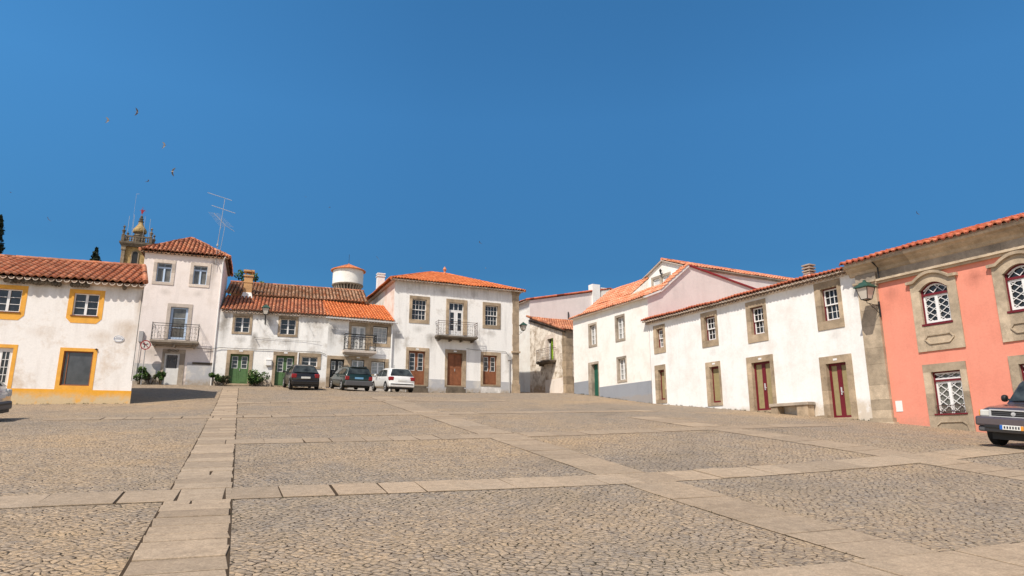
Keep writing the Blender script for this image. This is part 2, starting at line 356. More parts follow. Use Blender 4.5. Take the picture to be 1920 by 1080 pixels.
# ------------------------------------------------------------------ terrain (a hillside square, measured heights in metres)
CP = np.array([(0,0,0),(-16.8,30,3.4),(-21.3,28.5,3.29),(-27,26.6,3.15),(-22.5,40.8,5.2),(-18.4,42.3,5.24),(-12.25,44.4,5.27),(-8.2,46.3,5.14),(.5,50.2,5.36),(4.1,45.1,4.95),(7.8,37.9,3.87),(9.2,34.9,3.55),(13.72,26,2.51),(15.4,22.8,2.1),(16,21.6,1.82),(-15.4,20.7,2.33),(12.1,17.2,1.58),(3.8,7.8,.45),(9.6,13.1,.98),(-12,39.5,4.72),(-9,40.6,4.75),(-6.8,42,4.79),
 (4.2,52.3,5.50),(1.54,57.5,5.97),(-1.5,63.5,6.5),(-60,60,7),(-40,90,8),(0,95,8),(50,80,6),(40,30,3),(40,5,.8),(-40,10,1.2),(0,-12,-1.3),(-40,-20,-2.2),(40,-20,-1.8),(22,14,1.2)], float)
def _U(r2): return np.where(r2 > 0, r2*np.log(r2+1e-12), 0)
def _fit():
    X = CP[:,:2]/20; n = len(X); K = _U(((X[:,None]-X[None])**2).sum(-1)) + np.eye(n)*.015
    P = np.c_[np.ones(n), X]; A = np.block([[K, P],[P.T, np.zeros((3,3))]]); return np.linalg.solve(A, np.r_[CP[:,2], 0, 0, 0])
_W = _fit()
def gz(x, y):
    cx, cy = min(max(x, -45), 45), min(max(y, -18), 92)
    X = np.array([cx, cy])/20; d = ((CP[:,:2]/20-X)**2).sum(-1); z = float(_U(d)@_W[:-3] + _W[-3] + _W[-2]*X[0] + _W[-1]*X[1])
    return z - .03*math.hypot(x-cx, y-cy)*min(1, math.hypot(x-cx, y-cy)/300)

def axis(lo, hi, step, far):
    a = list(np.arange(lo, hi+1e-6, step)); e = step
    while a[-1] < far: e *= 1.5; a.append(a[-1]+e)
    e = step
    while a[0] > -far: e *= 1.5; a.insert(0, a[0]-e)
    return a
def build_ground():
    xs = axis(-28, 24, .5, 1500); ys = axis(-6, 66, .5, 1500); mb = MB(); nx = len(xs)
    for y in ys:
        for x in xs: mb.v.append((x, y, gz(x, y)))
    for j in range(len(ys)-1):
        for i in range(nx-1):
            mb.f.append((j*nx+i, j*nx+i+1, (j+1)*nx+i+1, (j+1)*nx+i)); mb.t.append(.5)
    o = obj('ground', mb, M['cobbles'], smooth=60, kind='structure')
build_ground()

# granite strips that divide the cobbles into a grid; a runs up the square, c across it
AZ = R_(-22); DA = (math.sin(AZ), math.cos(AZ)); DC = (math.cos(AZ), -math.sin(AZ))
def ac(a, c): return (a*DA[0]+c*DC[0], a*DA[1]+c*DC[1])
def strips():
    bed = MB(); sl = MB(); r = random.Random(3)
    def sheet(mb, quad, h, tid):
        mb.face([(x, y, gz(x, y)+h) for x, y in quad], tid)
    def slab(a0, a1, c0, c1, t0=0, t1=1):
        nA = max(1, int(abs(a1-a0)/.5)+1); nC = max(1, int(abs(c1-c0)/.5)+1); j = lambda: r.uniform(-.018, .018)
        g = .011; k = [ac(a0+g+j()*.6, c0+g+j()), ac(a0+g+j()*.6, c1-g+j()), ac(a1-g+j()*.6, c1-g+j()), ac(a1-g+j()*.6, c0+g+j())]
        h = r.uniform(.007, .022); t = r.uniform(t0, t1)
        top = [(x, y, gz(x, y)+h) for x, y in k]; bot = [(x, y, z-.03) for x, y, z in top]
        sl.hexa(bot, top, t)
    def bedrun(a0, a1, c0, c1):
        n = max(1, int(max(abs(a1-a0), abs(c1-c0))/.5))
        for i in range(n):
            if abs(a1-a0) > abs(c1-c0): q = [ac(a0+(a1-a0)*i/n, c0), ac(a0+(a1-a0)*i/n, c1), ac(a0+(a1-a0)*(i+1)/n, c1), ac(a0+(a1-a0)*(i+1)/n, c0)]
            else: q = [ac(a0, c0+(c1-c0)*i/n), ac(a0, c0+(c1-c0)*(i+1)/n), ac(a1, c0+(c1-c0)*(i+1)/n), ac(a1, c0+(c1-c0)*i/n)]
            sheet(bed, q, .004, .5)
    T = [(4.75, 5.7), (10.65, 11.6), (17.5, 18.4), (25.1, 26.0), (32.6, 33.4)]
    S = [(-.80, .06), (6.42, 7.5), (13.8, 14.9)]
    for si, (c0, c1) in enumerate(S):
        a = .5; end = [43.2, 35.5, 22.6][si]
        while a < end:
            skip = next((t for t in T if t[0]-.05 < a < t[1]-.02), None)
            if skip: a = skip[1]; continue
            L = r.uniform(.33, .52) if si == 0 else r.uniform(.45, 1.0); nxt = next((t[0] for t in T if a < t[0] < a+L+.22), None)
            b = min(nxt if nxt else a+L, end)
            if b-a > .05:
                if si == 0 and r.random() < .14: m = r.uniform(c0+.3, c1-.3); slab(a, b, c0, m); slab(a, b, m, c1)
                else: slab(a, b, c0, c1, *((0, 1) if si == 0 else (.1, .6)))
            a = b
        bedrun(.5, end, c0-.01, c1+.01)
    for ti, (a0, a1) in enumerate(T):
        c = -15.0 if ti == 1 else (-.80 if ti == 2 else -1.5); end = [22, 19.5, 19.5, 17, 13][ti]
        if ti >= 3: c = -5.5 if ti == 3 else -.80
        segs = []; 
        while c < end:
            L = r.uniform(.6, 1.0); segs.append((c, min(c+L, end))); c += L
        for k in segs: slab(a0, a1, *k, *((.2, .9) if ti < 2 else (.05, .5)))
        bedrun(a0-.01, a1+.01, segs[0][0], end)
    obj('paving_strip_bed', bed, M['soil'], kind='structure')
    obj('paving_strips', sl, M['slabs'], kind='structure', bevel=.006)
strips()

# ------------------------------------------------------------------ roofs
def roof_patch(mb, A, B, C, D, pitch=.21, row=.40, h=.055, lip=.035, seed=0, seg=6, bil=False):
    """Barrel tiles over the quad A,B (eave) C,D (ridge)."""
    A, B, C, D = map(Vector, (A, B, C, D)); U = (B-A); L = U.length; eu = U/L
    w = D-A; ev = (w - eu*w.dot(eu)).normalized()
    n = eu.cross(ev).normalized()
    if n.z < 0: n = -n
    V = max((D-A).dot(ev), (C-A).dot(ev)); uD, vD = (D-A).dot(eu), (D-A).dot(ev); uC, vC = (C-A).dot(eu), (C-A).dot(ev)
    rr = random.Random(seed); nr = max(1, round(V/row)); row = V/nr; nc = max(1, round(L/pitch)); pitch = L/nc
    umin0, umax0 = min(0, uD), max(L, uC)
    c0 = math.floor(umin0/pitch); c1 = math.ceil(umax0/pitch)
    def lim(v):
        f = v/V; return uD*min(1, v/max(vD, 1e-6)), L + (uC-L)*min(1, v/max(vC, 1e-6))
    def P(u, v, k):
        if bil:
            f, g = u/L, v/V; p = A*(1-f)*(1-g)+B*f*(1-g)+C*f*g+D*(1-f)*g
            return p + n*k
        return A + eu*u + ev*v + n*(k + .016*math.sin(u*1.9+seed) + .012*math.sin(v*2.7+u*.8) + off[(int(u/pitch) if u > 0 else 0) % len(off)]*.03)
    off = [rr.uniform(-.25, .25) for _ in range(c1-c0+2)]
    for j in range(nr):
        v0 = j*row; v1 = min(V, v0+row)
        for i in range(c0, c1):
            ids = (rr.random(), rr.random()); sag = rr.uniform(-.006, .006)
            for k in range(seg):
                a0 = (i + k/seg)*pitch; a1 = (i + (k+1)/seg)*pitch
                h0 = h*(.5-.5*math.cos(2*math.pi*k/seg))**.75 + sag; h1 = h*(.5-.5*math.cos(2*math.pi*(k+1)/seg))**.75 + sag
                t = .15+.85*ids[0] if 1 <= k < seg-1 else ids[1]*.1
                l0, r0 = lim(v0); l1, r1 = lim(v1)
                x0, x1 = min(max(a0, l0), r0), min(max(a1, l0), r0); y0, y1 = min(max(a0, l1), r1), min(max(a1, l1), r1)
                if x1-x0 < 1e-5 and y1-y0 < 1e-5: continue
                mb.face([P(x0, v0, h0+lip), P(x1, v0, h1+lip), P(y1, v1, h1), P(y0, v1, h0)], t)
                if x1-x0 > 1e-5: mb.face([P(x0, v0, h0+lip), P(x1, v0, h1+lip), P(x1, v0, h1-.012), P(x0, v0, h0-.012)], t)
def ridge(mb, P, Q, r=.10, seg=.42):
    P, Q = Vector(P), Vector(Q); n = max(1, round((Q-P).length/seg))
    for i in range(n):
        a, b = P.lerp(Q, i/n), P.lerp(Q, (i+1.06)/n); mb.tube([a, b], [r, r*.86], 8)

# ------------------------------------------------------------------ houses
def weld(mb):
    out = MB(); key = {}
    for f, t in zip(mb.f, mb.t):
        idx = []
        for i in f:
            k = tuple(round(c, 4) for c in mb.v[i])
            if k not in key: key[k] = len(out.v); out.v.append(mb.v[i])
            idx.append(key[k])
        out.f.append(tuple(idx)); out.t.append(t)
    return out
class House:
    def __init__(s, name, label, ox, oy, az, z0, cat='house', group=None):
        s.z0 = z0; s.ox, s.oy, s.az = ox, oy, az
        s.e = thing(name, label, cat, (ox, oy, z0), R_(90-az), group); s.holes = []
    def put(s, name, mb, mat, parent=None, **kw): return obj(name, mb, mat, parent or s.e, dz=s.z0, **kw)
    def world(s, x, y, z):
        a = R_(s.az); return (s.ox + x*math.sin(a) - y*math.cos(a), s.oy + x*math.cos(a) + y*math.sin(a), z)
    def front(s, s0, s1, zt0, zt1, zb, mat, name='wall', y=0, gable_mat=None, depth=6, left=None, right=None, back=True, side_mat=None, rskew=0):
        """front wall with openings; left/right are side wall outlines [(y,z)...] above the base"""
        mb = MB(); ztop = lambda x: zt0 + (zt1-zt0)*(x-s0)/(s1-s0)
        H = [(a-.01, b+.01, c-.01, d+.01) for a, b, c, d in s.holes]
        xs = sorted({s0, s1, *[h[0] for h in H], *[h[1] for h in H]}); zs = sorted({zb, *[h[2] for h in H], *[h[3] for h in H]})
        for x0, x1 in zip(xs, xs[1:]):
            for z0, z1 in zip(zs, zs[1:] + [None]):
                xm = (x0+x1)/2; zm = (z0+z1)/2 if z1 is not None else z0+.001
                if any(h[0] < xm < h[1] and h[2] < zm < h[3] for h in H): continue
                ta, tb = (z1, z1) if z1 is not None else (ztop(x0), ztop(x1))
                mb.face([(x0, y, z0), (x1, y, z0), (x1, y, tb), (x0, y, ta)], .5)
        side = MB() if side_mat else mb
        for x, prof in ((s0, left), (s1, right)):
            p = prof if prof is not None else [(0, ztop(x)), (depth, ztop(x))]
            yl = p[-1][0]; k = rskew if x == s1 else 0; side.face([(x, y, zb)] + [(x+k*yy, yy, zz) for yy, zz in p] + [(x+k*yl, yl, zb)], .5)
        bk = MB() if side_mat or back == 'part' else mb
        if back: bk.face([(s0, depth, zb), (s1+rskew*depth, depth, zb), (s1+rskew*depth, depth, zt1), (s0, depth, zt0)], .5)
        w = s.put(name, weld(mb), mat)
        if bk is not mb and bk.f: s.put('back_wall', bk, mat)
        if side_mat:
            for k, f in enumerate(side.f):
                q = MB(); q.face([side.v[i] for i in f], .5); s.put('side_wall', q, side_mat)
        return w
    # surround of stone or painted bands round an opening (s0,s1,z0,z1); widths left,right,top,bottom
    def surround(s, o, w, mat, parent, out=.035, dep=.2, name='window_surround', blocks=True, sill=0):
        a, b, c, d = o; l, r, t, bt = w; mb = MB()
        if bt > 0: mb.box(a-l, b+r, -out-sill, dep, c-bt, c)
        if t > 0: mb.box(a-l, b+r, -out, dep, d, d+t)
        def jamb(x0, x1):
            if not blocks: mb.box(x0, x1, -out, dep, c, d); return
            z = c; k = max(1, round((d-c)/.62))
            for i in range(k): mb.box(x0, x1, -out-rng.uniform(0, .004), dep, c+(d-c)*i/k + (.004 if i else 0), c+(d-c)*(i+1)/k)
        if l > 0: jamb(a-l, a)
        if r > 0: jamb(b, b+r)
        return s.put(name, mb, mat, parent)
    @staticmethod
    def grid(mb, a, b, c, d, y, cols, rows, ow=.05, iw=.022, dp=.045):
        mb.box(a, a+ow, y, y+dp, c, d); mb.box(b-ow, b, y, y+dp, c, d); mb.box(a+ow, b-ow, y+.001, y+dp, c, c+ow); mb.box(a+ow, b-ow, y+.001, y+dp, d-ow, d)
        for i in range(1, cols):
            x = a+ow+(b-a-2*ow)*i/cols; mb.box(x-iw/2, x+iw/2, y+.008, y+dp-.01, c+ow, d-ow)
        for j in range(1, rows):
            z = c+ow+(d-c-2*ow)*j/rows; mb.box(a+ow, b-ow, y+.011, y+dp-.012, z-iw/2, z+iw/2)
    def window(s, o, w, smat, fmat, leaves=2, cols=1, rows=3, gl='glass', out=.035, y=.10, style='casement', blocks=True, sill=0, edge=None, transom=0):
        s.holes.append(o); a, b, c, d = o; mb = MB()
        if edge: e = .04; 
        else: e = 0
        if style == 'casement':
            d2 = d - transom
            for i in range(leaves):
                x0 = a+e+(b-a-2*e)*i/leaves; x1 = a+e+(b-a-2*e)*(i+1)/leaves; s.grid(mb, x0, x1, c+e, d2-e, y, cols, rows)
            if transom: s.grid(mb, a+e, b-e, d2-e, d-e, y, cols*leaves if transom < .6 else 1, 1)
        elif style == 'sash':
            m = (c+d)/2; s.grid(mb, a+e, b-e, m-.03, d-e, y-.02, cols, rows, .055); s.grid(mb, a+e, b-e, c+e, m+.03, y+.03, cols, rows, .055)
        elif style == 'shutter':
            for i in range(leaves):
                x0 = a+(b-a)*i/leaves; x1 = a+(b-a)*(i+1)/leaves; s.grid(mb, x0, x1, c, d, y, 1, 2, .06)
                z = c+.06
                while z < d-.08: mb.hexa([(x0+.05,y+.01,z),(x1-.05,y+.01,z),(x1-.05,y+.03,z),(x0+.05,y+.03,z)], [(x0+.05,y+.03,z+.045),(x1-.05,y+.03,z+.045),(x1-.05,y+.04,z+.045),(x0+.05,y+.04,z+.045)]); z += .055
        f = s.put('window', mb, fmat)
        p = MB(); p.face([(a, y+.06, c), (b, y+.06, c), (b, y+.06, d), (a, y+.06, d)]); s.put('pane', p, M[gl], f)
        if edge:
            m2 = MB(); m2.box(a, a+e, y-.03, y+.07, c, d); m2.box(b-e, b, y-.03, y+.07, c, d); m2.box(a+e, b-e, y-.03, y+.07, d-e, d); m2.box(a+e, b-e, y-.03, y+.07, c, c+e); s.put('window_frame', m2, edge, f)
        if smat: s.surround(o, w, smat, f, out, y+.1, 'window_surround', blocks, sill)
        return f
    def door(s, o, w, smat, mat, leaves=2, gl=None, glz=(.5, .93), cols=1, rows=3, bars=None, y=.14, label=None, panels=True, handle=True, blocks=True, out=.035):
        s.holes.append(o); a, b, c, d = o; mb = MB(); gb = MB(); pn = MB()
        for i in range(leaves):
            x0 = a+(b-a)*i/leaves+.006; x1 = a+(b-a)*(i+1)/leaves-.006; st = min(.10, (x1-x0)*.22)
            if gl:
                g0, g1 = c+(d-c)*glz[0], c+(d-c)*glz[1]
                mb.box(x0, x1, y, y+.05, c, g0); mb.box(x0, x1, y, y+.05, g1, d); mb.box(x0, x0+st, y, y+.05, g0, g1); mb.box(x1-st, x1, y, y+.05, g0, g1)
                pn.face([(x0+st, y+.03, g0), (x1-st, y+.03, g0), (x1-st, y+.03, g1), (x0+st, y+.03, g1)])
                s.grid(gb, x0+st, x1-st, g0, g1, y-.006, cols, rows, .032, .026, .03)
            else: mb.box(x0, x1, y, y+.05, c, d); g0 = d
            if panels:
                h = (g0 if gl else d)-c; k = 1 if h < 1.3 else 2
                for j in range(k):
                    p0 = c+.1+(h-.1)*j/k; p1 = c+(h-.1)*(j+1)/k+.02*0; p1 = c + .1 + (h-.1)*(j+1)/k - .09
                    mb.box(x0+st, x1-st, y-.014, y+.01, p0, p1); 
        f = s.put('door', mb, mat, label=label)
        if gl:
            s.put('pane', pn, M[gl], f); s.put('glazing_bars', gb, bars or M['whitewood'], f)
        if handle:
            hb = MB(); m = (a+b)/2 if leaves == 2 else b-.12; hb.box(m+.03, m+.06, y-.05, y, c+(d-c)*.44, c+(d-c)*.52); s.put('handle', hb, M['zinc'], f)
        if smat: s.surround(o, w, smat, f, out, y+.1, 'door_surround', blocks)
        return f
    def number_plate(s, x, z, w=.11, h=.09, y=-.045, parent=None):
        m = MB(); m.box(x-w, x+w, y, y+.03, z-h/2, z+h/2); s.put('house_number_plate', m, M['white'], parent)
    def balcony(s, s0, s1, zt, dep, th, hgt, smat, imat, brackets=2, taper=0, bars=14, thick=1, slab_name='balcony'):
        mb = MB(); mb.box(s0, s1, -dep, .05, zt-th*.55, zt); mb.hexa([(s0+.1+taper, -dep+.1+taper*.4, zt-th), (s1-.1-taper, -dep+.1+taper*.4, zt-th), (s1-.1-taper, .04, zt-th), (s0+.1+taper, .04, zt-th)], [(s0+.04, -dep+.04, zt-th*.55), (s1-.04, -dep+.04, zt-th*.55), (s1-.04, .04, zt-th*.55), (s0+.04, .04, zt-th*.55)])
        for i in range(brackets):
            x = s0+.25+(s1-s0-.5)*i/max(1, brackets-1); mb.prism([(0, 0)]*0 or [(x-.05, zt-th), (x+.05, zt-th), (x+.04, zt-th-.14), (x-.04, zt-th-.14)], -dep*.7, .03)
        o = s.put(slab_name, mb, smat)
        r = MB(); y0 = -dep+.05; a, b = s0+.05, s1-.05; q = .013*thick
        path = [(a, .02), (a, y0), (b, y0), (b, .02)]
        for z in (zt+.06, zt+hgt*.86, zt+hgt):
            r.tube([(x, y, z) for x, y in path], q if z < zt+hgt else q*1.4, 4)
        for x in (a, b): r.tube([(x, y0, zt), (x, y0, zt+hgt+.06)], .018, 5); r.tube([(x, .02, zt), (x, .02, zt+hgt)], .014, 4)
        def bars_along(p, q2, n):
            for i in range(1, n):
                f = i/n; x, y = p[0]+(q2[0]-p[0])*f, p[1]+(q2[1]-p[1])*f
                r.tube([(x, y, zt+.06), (x, y, zt+hgt*.86)], .007*thick, 4)
        bars_along(path[1], path[2], bars); bars_along(path[0], path[1], max(3, int(bars*dep/(s1-s0)))); bars_along(path[2], path[3], max(3, int(bars*dep/(s1-s0))))
        def scroll(cx, y, cz, rad, flip, side=False):
            pts = []
            for k in range(11):
                th = k/10*4.6; rr = rad*(1-.75*k/10); u = math.cos(th)*rr*flip; pts.append((cx, y+u, cz+math.sin(th)*rr) if side else (cx+u, y, cz+math.sin(th)*rr))
            r.tube(pts, .008*thick, 4)
        k = max(3, int((s1-s0)/.28))
        for i in range(k):
            x = a+(b-a)*(i+.5)/k
            for zz, rad in ((zt+hgt*.68, .10), (zt+hgt*.42, .11), (zt+hgt*.2, .08)): scroll(x, y0, zz, rad, 1 if i % 2 else -1)
        for x in (a, b):
            for zz in (.66, .4, .2): scroll(x, y0*.5, zt+hgt*zz, .1, 1, True)
        s.put('railing', r, imat, o)
        return o

def eave_row(H, mb, s0, s1, y, z, pitch=.21, r=.075, back=.4, rise=.1):
    """row of channel tiles (open side up) projecting under the roof edge; z is their top"""
    n = max(1, round((s1-s0)/pitch)); p = (s1-s0)/n; k = 6
    for i in range(n):
        x = s0+(i+.5)*p; t = .3+.7*rng.random(); rr = r*rng.uniform(.93, 1.05); yy = y+rng.uniform(-.012, .012)
        pts = [(x-rr*1.05*math.cos(math.pi*j/k), -rr*math.sin(math.pi*j/k)) for j in range(k+1)]
        for (xa, za), (xb, zb) in zip(pts, pts[1:]):
            mb.face([(xa, yy, z+za), (xb, yy, z+zb), (xb, yy+back, z+zb+rise), (xa, yy+back, z+za+rise)], t)
            mb.face([(xa, yy, z+za), (xb, yy, z+zb), (xb*.8+x*.2, yy+.002, z+zb*.75), (xa*.8+x*.2, yy+.002, z+za*.75)], t)
            mb.face([(xa*.8+x*.2, yy+.03, z+za*.75), (xb*.8+x*.2, yy+.03, z+zb*.75), (x, yy+.03, z+.02)], .02)

def lantern(name, label, loc, rz, reach, drop, scale=1.0, group='wall lanterns round the square', arm=True):
    """wall lantern; local -y points away from the wall; loc is the wall plate"""
    e = thing(name, label, 'street lamp', loc, rz, group); k = scale
    b = MB(); b.box(-.03*k, .03*k, -.02, 0.015, -.32*k, .28*k)
    ly = -reach; b.tube([(0, 0, .1*k), (0, ly, .16*k), (0, ly, .24*k)], .014*k, 5); b.tube([(0, 0, -.22*k), (0, ly*.4, -.02*k), (0, ly*.8, .13*k)], .012*k, 5)
    pts = [(0, ly*.55+.09*k*math.cos(t*.6)*(1-t/14), .03*k+.09*k*math.sin(t*.6)*(1-t/14)) for t in range(11)]; b.tube(pts, .009*k, 4)
    obj('bracket', b, M['iron'], e)
    z0 = .24*k; r0, r1, hh = .13*k, .235*k, .44*k; z1 = z0+.05*k
    fr = MB(); C0 = [(-r0, -r0), (r0, -r0), (r0, r0), (-r0, r0)]; C1 = [(-r1, -r1), (r1, -r1), (r1, r1), (-r1, r1)]
    for i in range(4):
        j = (i+1) % 4; a0 = (C0[i][0], ly+C0[i][1], z1); a1 = (C1[i][0], ly+C1[i][1], z1+hh); b0 = (C0[j][0], ly+C0[j][1], z1); b1 = (C1[j][0], ly+C1[j][1], z1+hh)
        fr.bar(a0, a1, .022*k); fr.bar(a0, b0, .024*k); fr.bar(a1, b1, .03*k)
    for c in C0: fr.bar((c[0], ly+c[1], z1), (0, ly, z0-.02*k), .016*k)
    obj('lantern_frame', fr, M['iron'], e)
    g = MB(); q = .985
    for i in range(4):
        j = (i+1) % 4; g.face([(C0[i][0]*q, ly+C0[i][1]*q, z1), (C0[j][0]*q, ly+C0[j][1]*q, z1), (C1[j][0]*q, ly+C1[j][1]*q, z1+hh), (C1[i][0]*q, ly+C1[i][1]*q, z1+hh)])
    g.face([(c[0]*q, ly+c[1]*q, z1+.01) for c in C0]); obj('lantern_glass', g, M['lampglass'], e)
    t = MB(); zt = z1+hh; rings = []
    for rr, zz in ((.29, 0), (.29, .04), (.16, .15), (.14, .2), (.05, .24), (.03, .31)): rings.append([(sx*rr*k, ly+sy*rr*k, zt+zz*k) for sx, sy in ((-1,-1),(1,-1),(1,1),(-1,1))])
    t.loft(rings); obj('lantern_cap', t, M['lampgreen'], e)
    return e

# ---- yellow-trimmed house on the left
def house_yellow():
    H = House('yellow_trimmed_house', 'low white house with yellow window bands and yellow plinth at far left', -25.32, 27.114, 71.3, 3.36)
    y = M['yellow']
    for a in (6.30, 3.36):
        f = H.window((a, a+.98, 7.2, 8.2), (.20, .20, .17, .13), y, M['white'], 2, 1, 3, out=.012, y=.08, blocks=False)
        m = MB(); m.prism([(a-.2, 7.07), (a+.0, 6.86), (a+.98, 6.86), (a+1.18, 7.07)], -.012, .02); H.put('window_apron', m, y, f)
        m = MB(); m.box(a-.05, a+1.03, -.05, .06, 7.165, 7.205); H.put('window_sill', m, M['brownwood'], f)
    # shop window
    o = (6.23, 7.35, 4.13, 5.62); H.holes.append(o); m = MB(); a, b, c, d = o
    for q in ((a, a+.05, c, d), (b-.05, b, c, d), (a+.05, b-.05, c, c+.05), (a+.05, b-.05, d-.05, d)): m.box(q[0], q[1], .05, .12, q[2], q[3])
    m.box(a+.15, a+.18, .07, .10, c+.05, d-.05)
    f = H.put('shop_window', m, M['brownwood']); p = MB(); p.face([(a, .10, c), (b, .10, c), (b, .10, d), (a, .10, d)]); H.put('pane', p, M['glass_shop'], f)
    H.surround(o, (.16, .15, .14, .2), y, f, .012, .2, blocks=False)
    H.door((3.3, 4.36, 3.4, 5.66), (.16, .15, .14, 0), y, M['white'], 2, 'glass', (.34, .94), 2, 4, y=.1, blocks=False, out=.012)
    H.front(0, 9, 8.76, 8.79, 2.0, M['yellow_house'], depth=6.2, left=[(0,8.76),(3.05,10.2),(6.2,8.76)], rskew=-.27, right=[(0,8.76),(3.05,10.2),(6.2,8.76)])
    for a, b in ((0, 3.14), (4.51, 9.012)): m = MB(); m.box(a, b, -.014, .03, 2.2, 3.96); H.put('plinth', m, M['band_yellow'])
    r = MB(); roof_patch(r, (-.3,-.38,8.72), (9.12,-.38,8.74), (8.30,3.05,10.30), (-.3,3.05,10.28), .29, .36, .105, .05, 1)
    r.face([(-.3,3.05,10.28),(8.30,3.05,10.30),(7.4,6.5,8.7),(-.3,6.5,8.7)], .4)
    rf = H.put('roof', r, M['tile_red'])
    r = MB(); ridge(r, (-.3,3.05,10.32), (8.3,3.05,10.36), .11, .45); H.put('ridge_tiles', r, M['tile_mid'], rf)
    r = MB(); ridge(r, (9.10,-.4,8.82), (8.3,3.05,10.38), .12, .34); H.put('verge_tiles', r, M['tile_red'], rf)
    r = MB(); eave_row(H, r, -.3, 9.1, -.36, 8.68, .29, .11, .4, .12); r.box(0, 9.0, -.10, .02, 8.58, 8.74); H.put('eave_tiles', r, M['tile_end'], rf)
    for c, n in ((4.0, 5), (5.1, 12), (6.55, 6), (8.3, 1)):   # dark swallow nests under the eave
        r = MB()
        for i in range(n): x = c+(i-n/2)*.12; r.lathe([(.03, 8.42), (.09, 8.48), (.095, 8.55), (.05, 8.62)], (x, -.16+rng.uniform(-.04,.04), rng.uniform(-.03, .03)), 7)
        H.put('mud_nests', r, M['stone_dark'], rf)
    m = MB(); m.lathe([(.0, 0), (.215, 0), (.215, .02), (.0, .02)], (0, 0, 0), 24, 'y'); m.v = [(8.25+x, -.03+y_, 6.24+z*.72) for x, y_, z in m.v]
    pl = H.put('street_name_plaque', m, M['white'])
    m = MB()
    for i in range(5): m.box(8.16+i*.042, 8.185+i*.042, -.034, -.03, 6.27, 6.30)
    H.put('plaque_lettering', m, M['inkblue'], pl); m = MB()
    for i in range(12): m.box(8.085+i*.029, 8.105+i*.029, -.034, -.03, 6.215, 6.245)
    H.put('plaque_lettering', m, M['inkblue'], pl)
    m = MB(); m.lathe([(.175, 0), (.19, 0), (.19, .004), (.175, .004)], (0,0,0), 24, 'y'); m.f = [f for f in m.f if len(f) == 4]; m.t = m.t[:len(m.f)]; m.v = [(8.25+x, -.0345+y_, 6.24+z*.72) for x, y_, z in m.v]; H.put('plaque_border', m, M['inkblue'], pl)
    m = MB(); m.tube([(7.38,-.02,5.74),(7.46,-.05,5.76),(7.50,-.04,5.66)], .012, 5); m.lathe([(.03,0),(.035,.05),(.01,.07)], (7.45,-.05,5.70), 8); H.put('wall_hook', m, M['iron'])
    m = MB(); m.tube([(8.96,-.04,4.4),(8.97,-.05,8.5)], .014, 5); H.put('wall_cable', m, M['cable'])
    return H
HY = house_yellow()

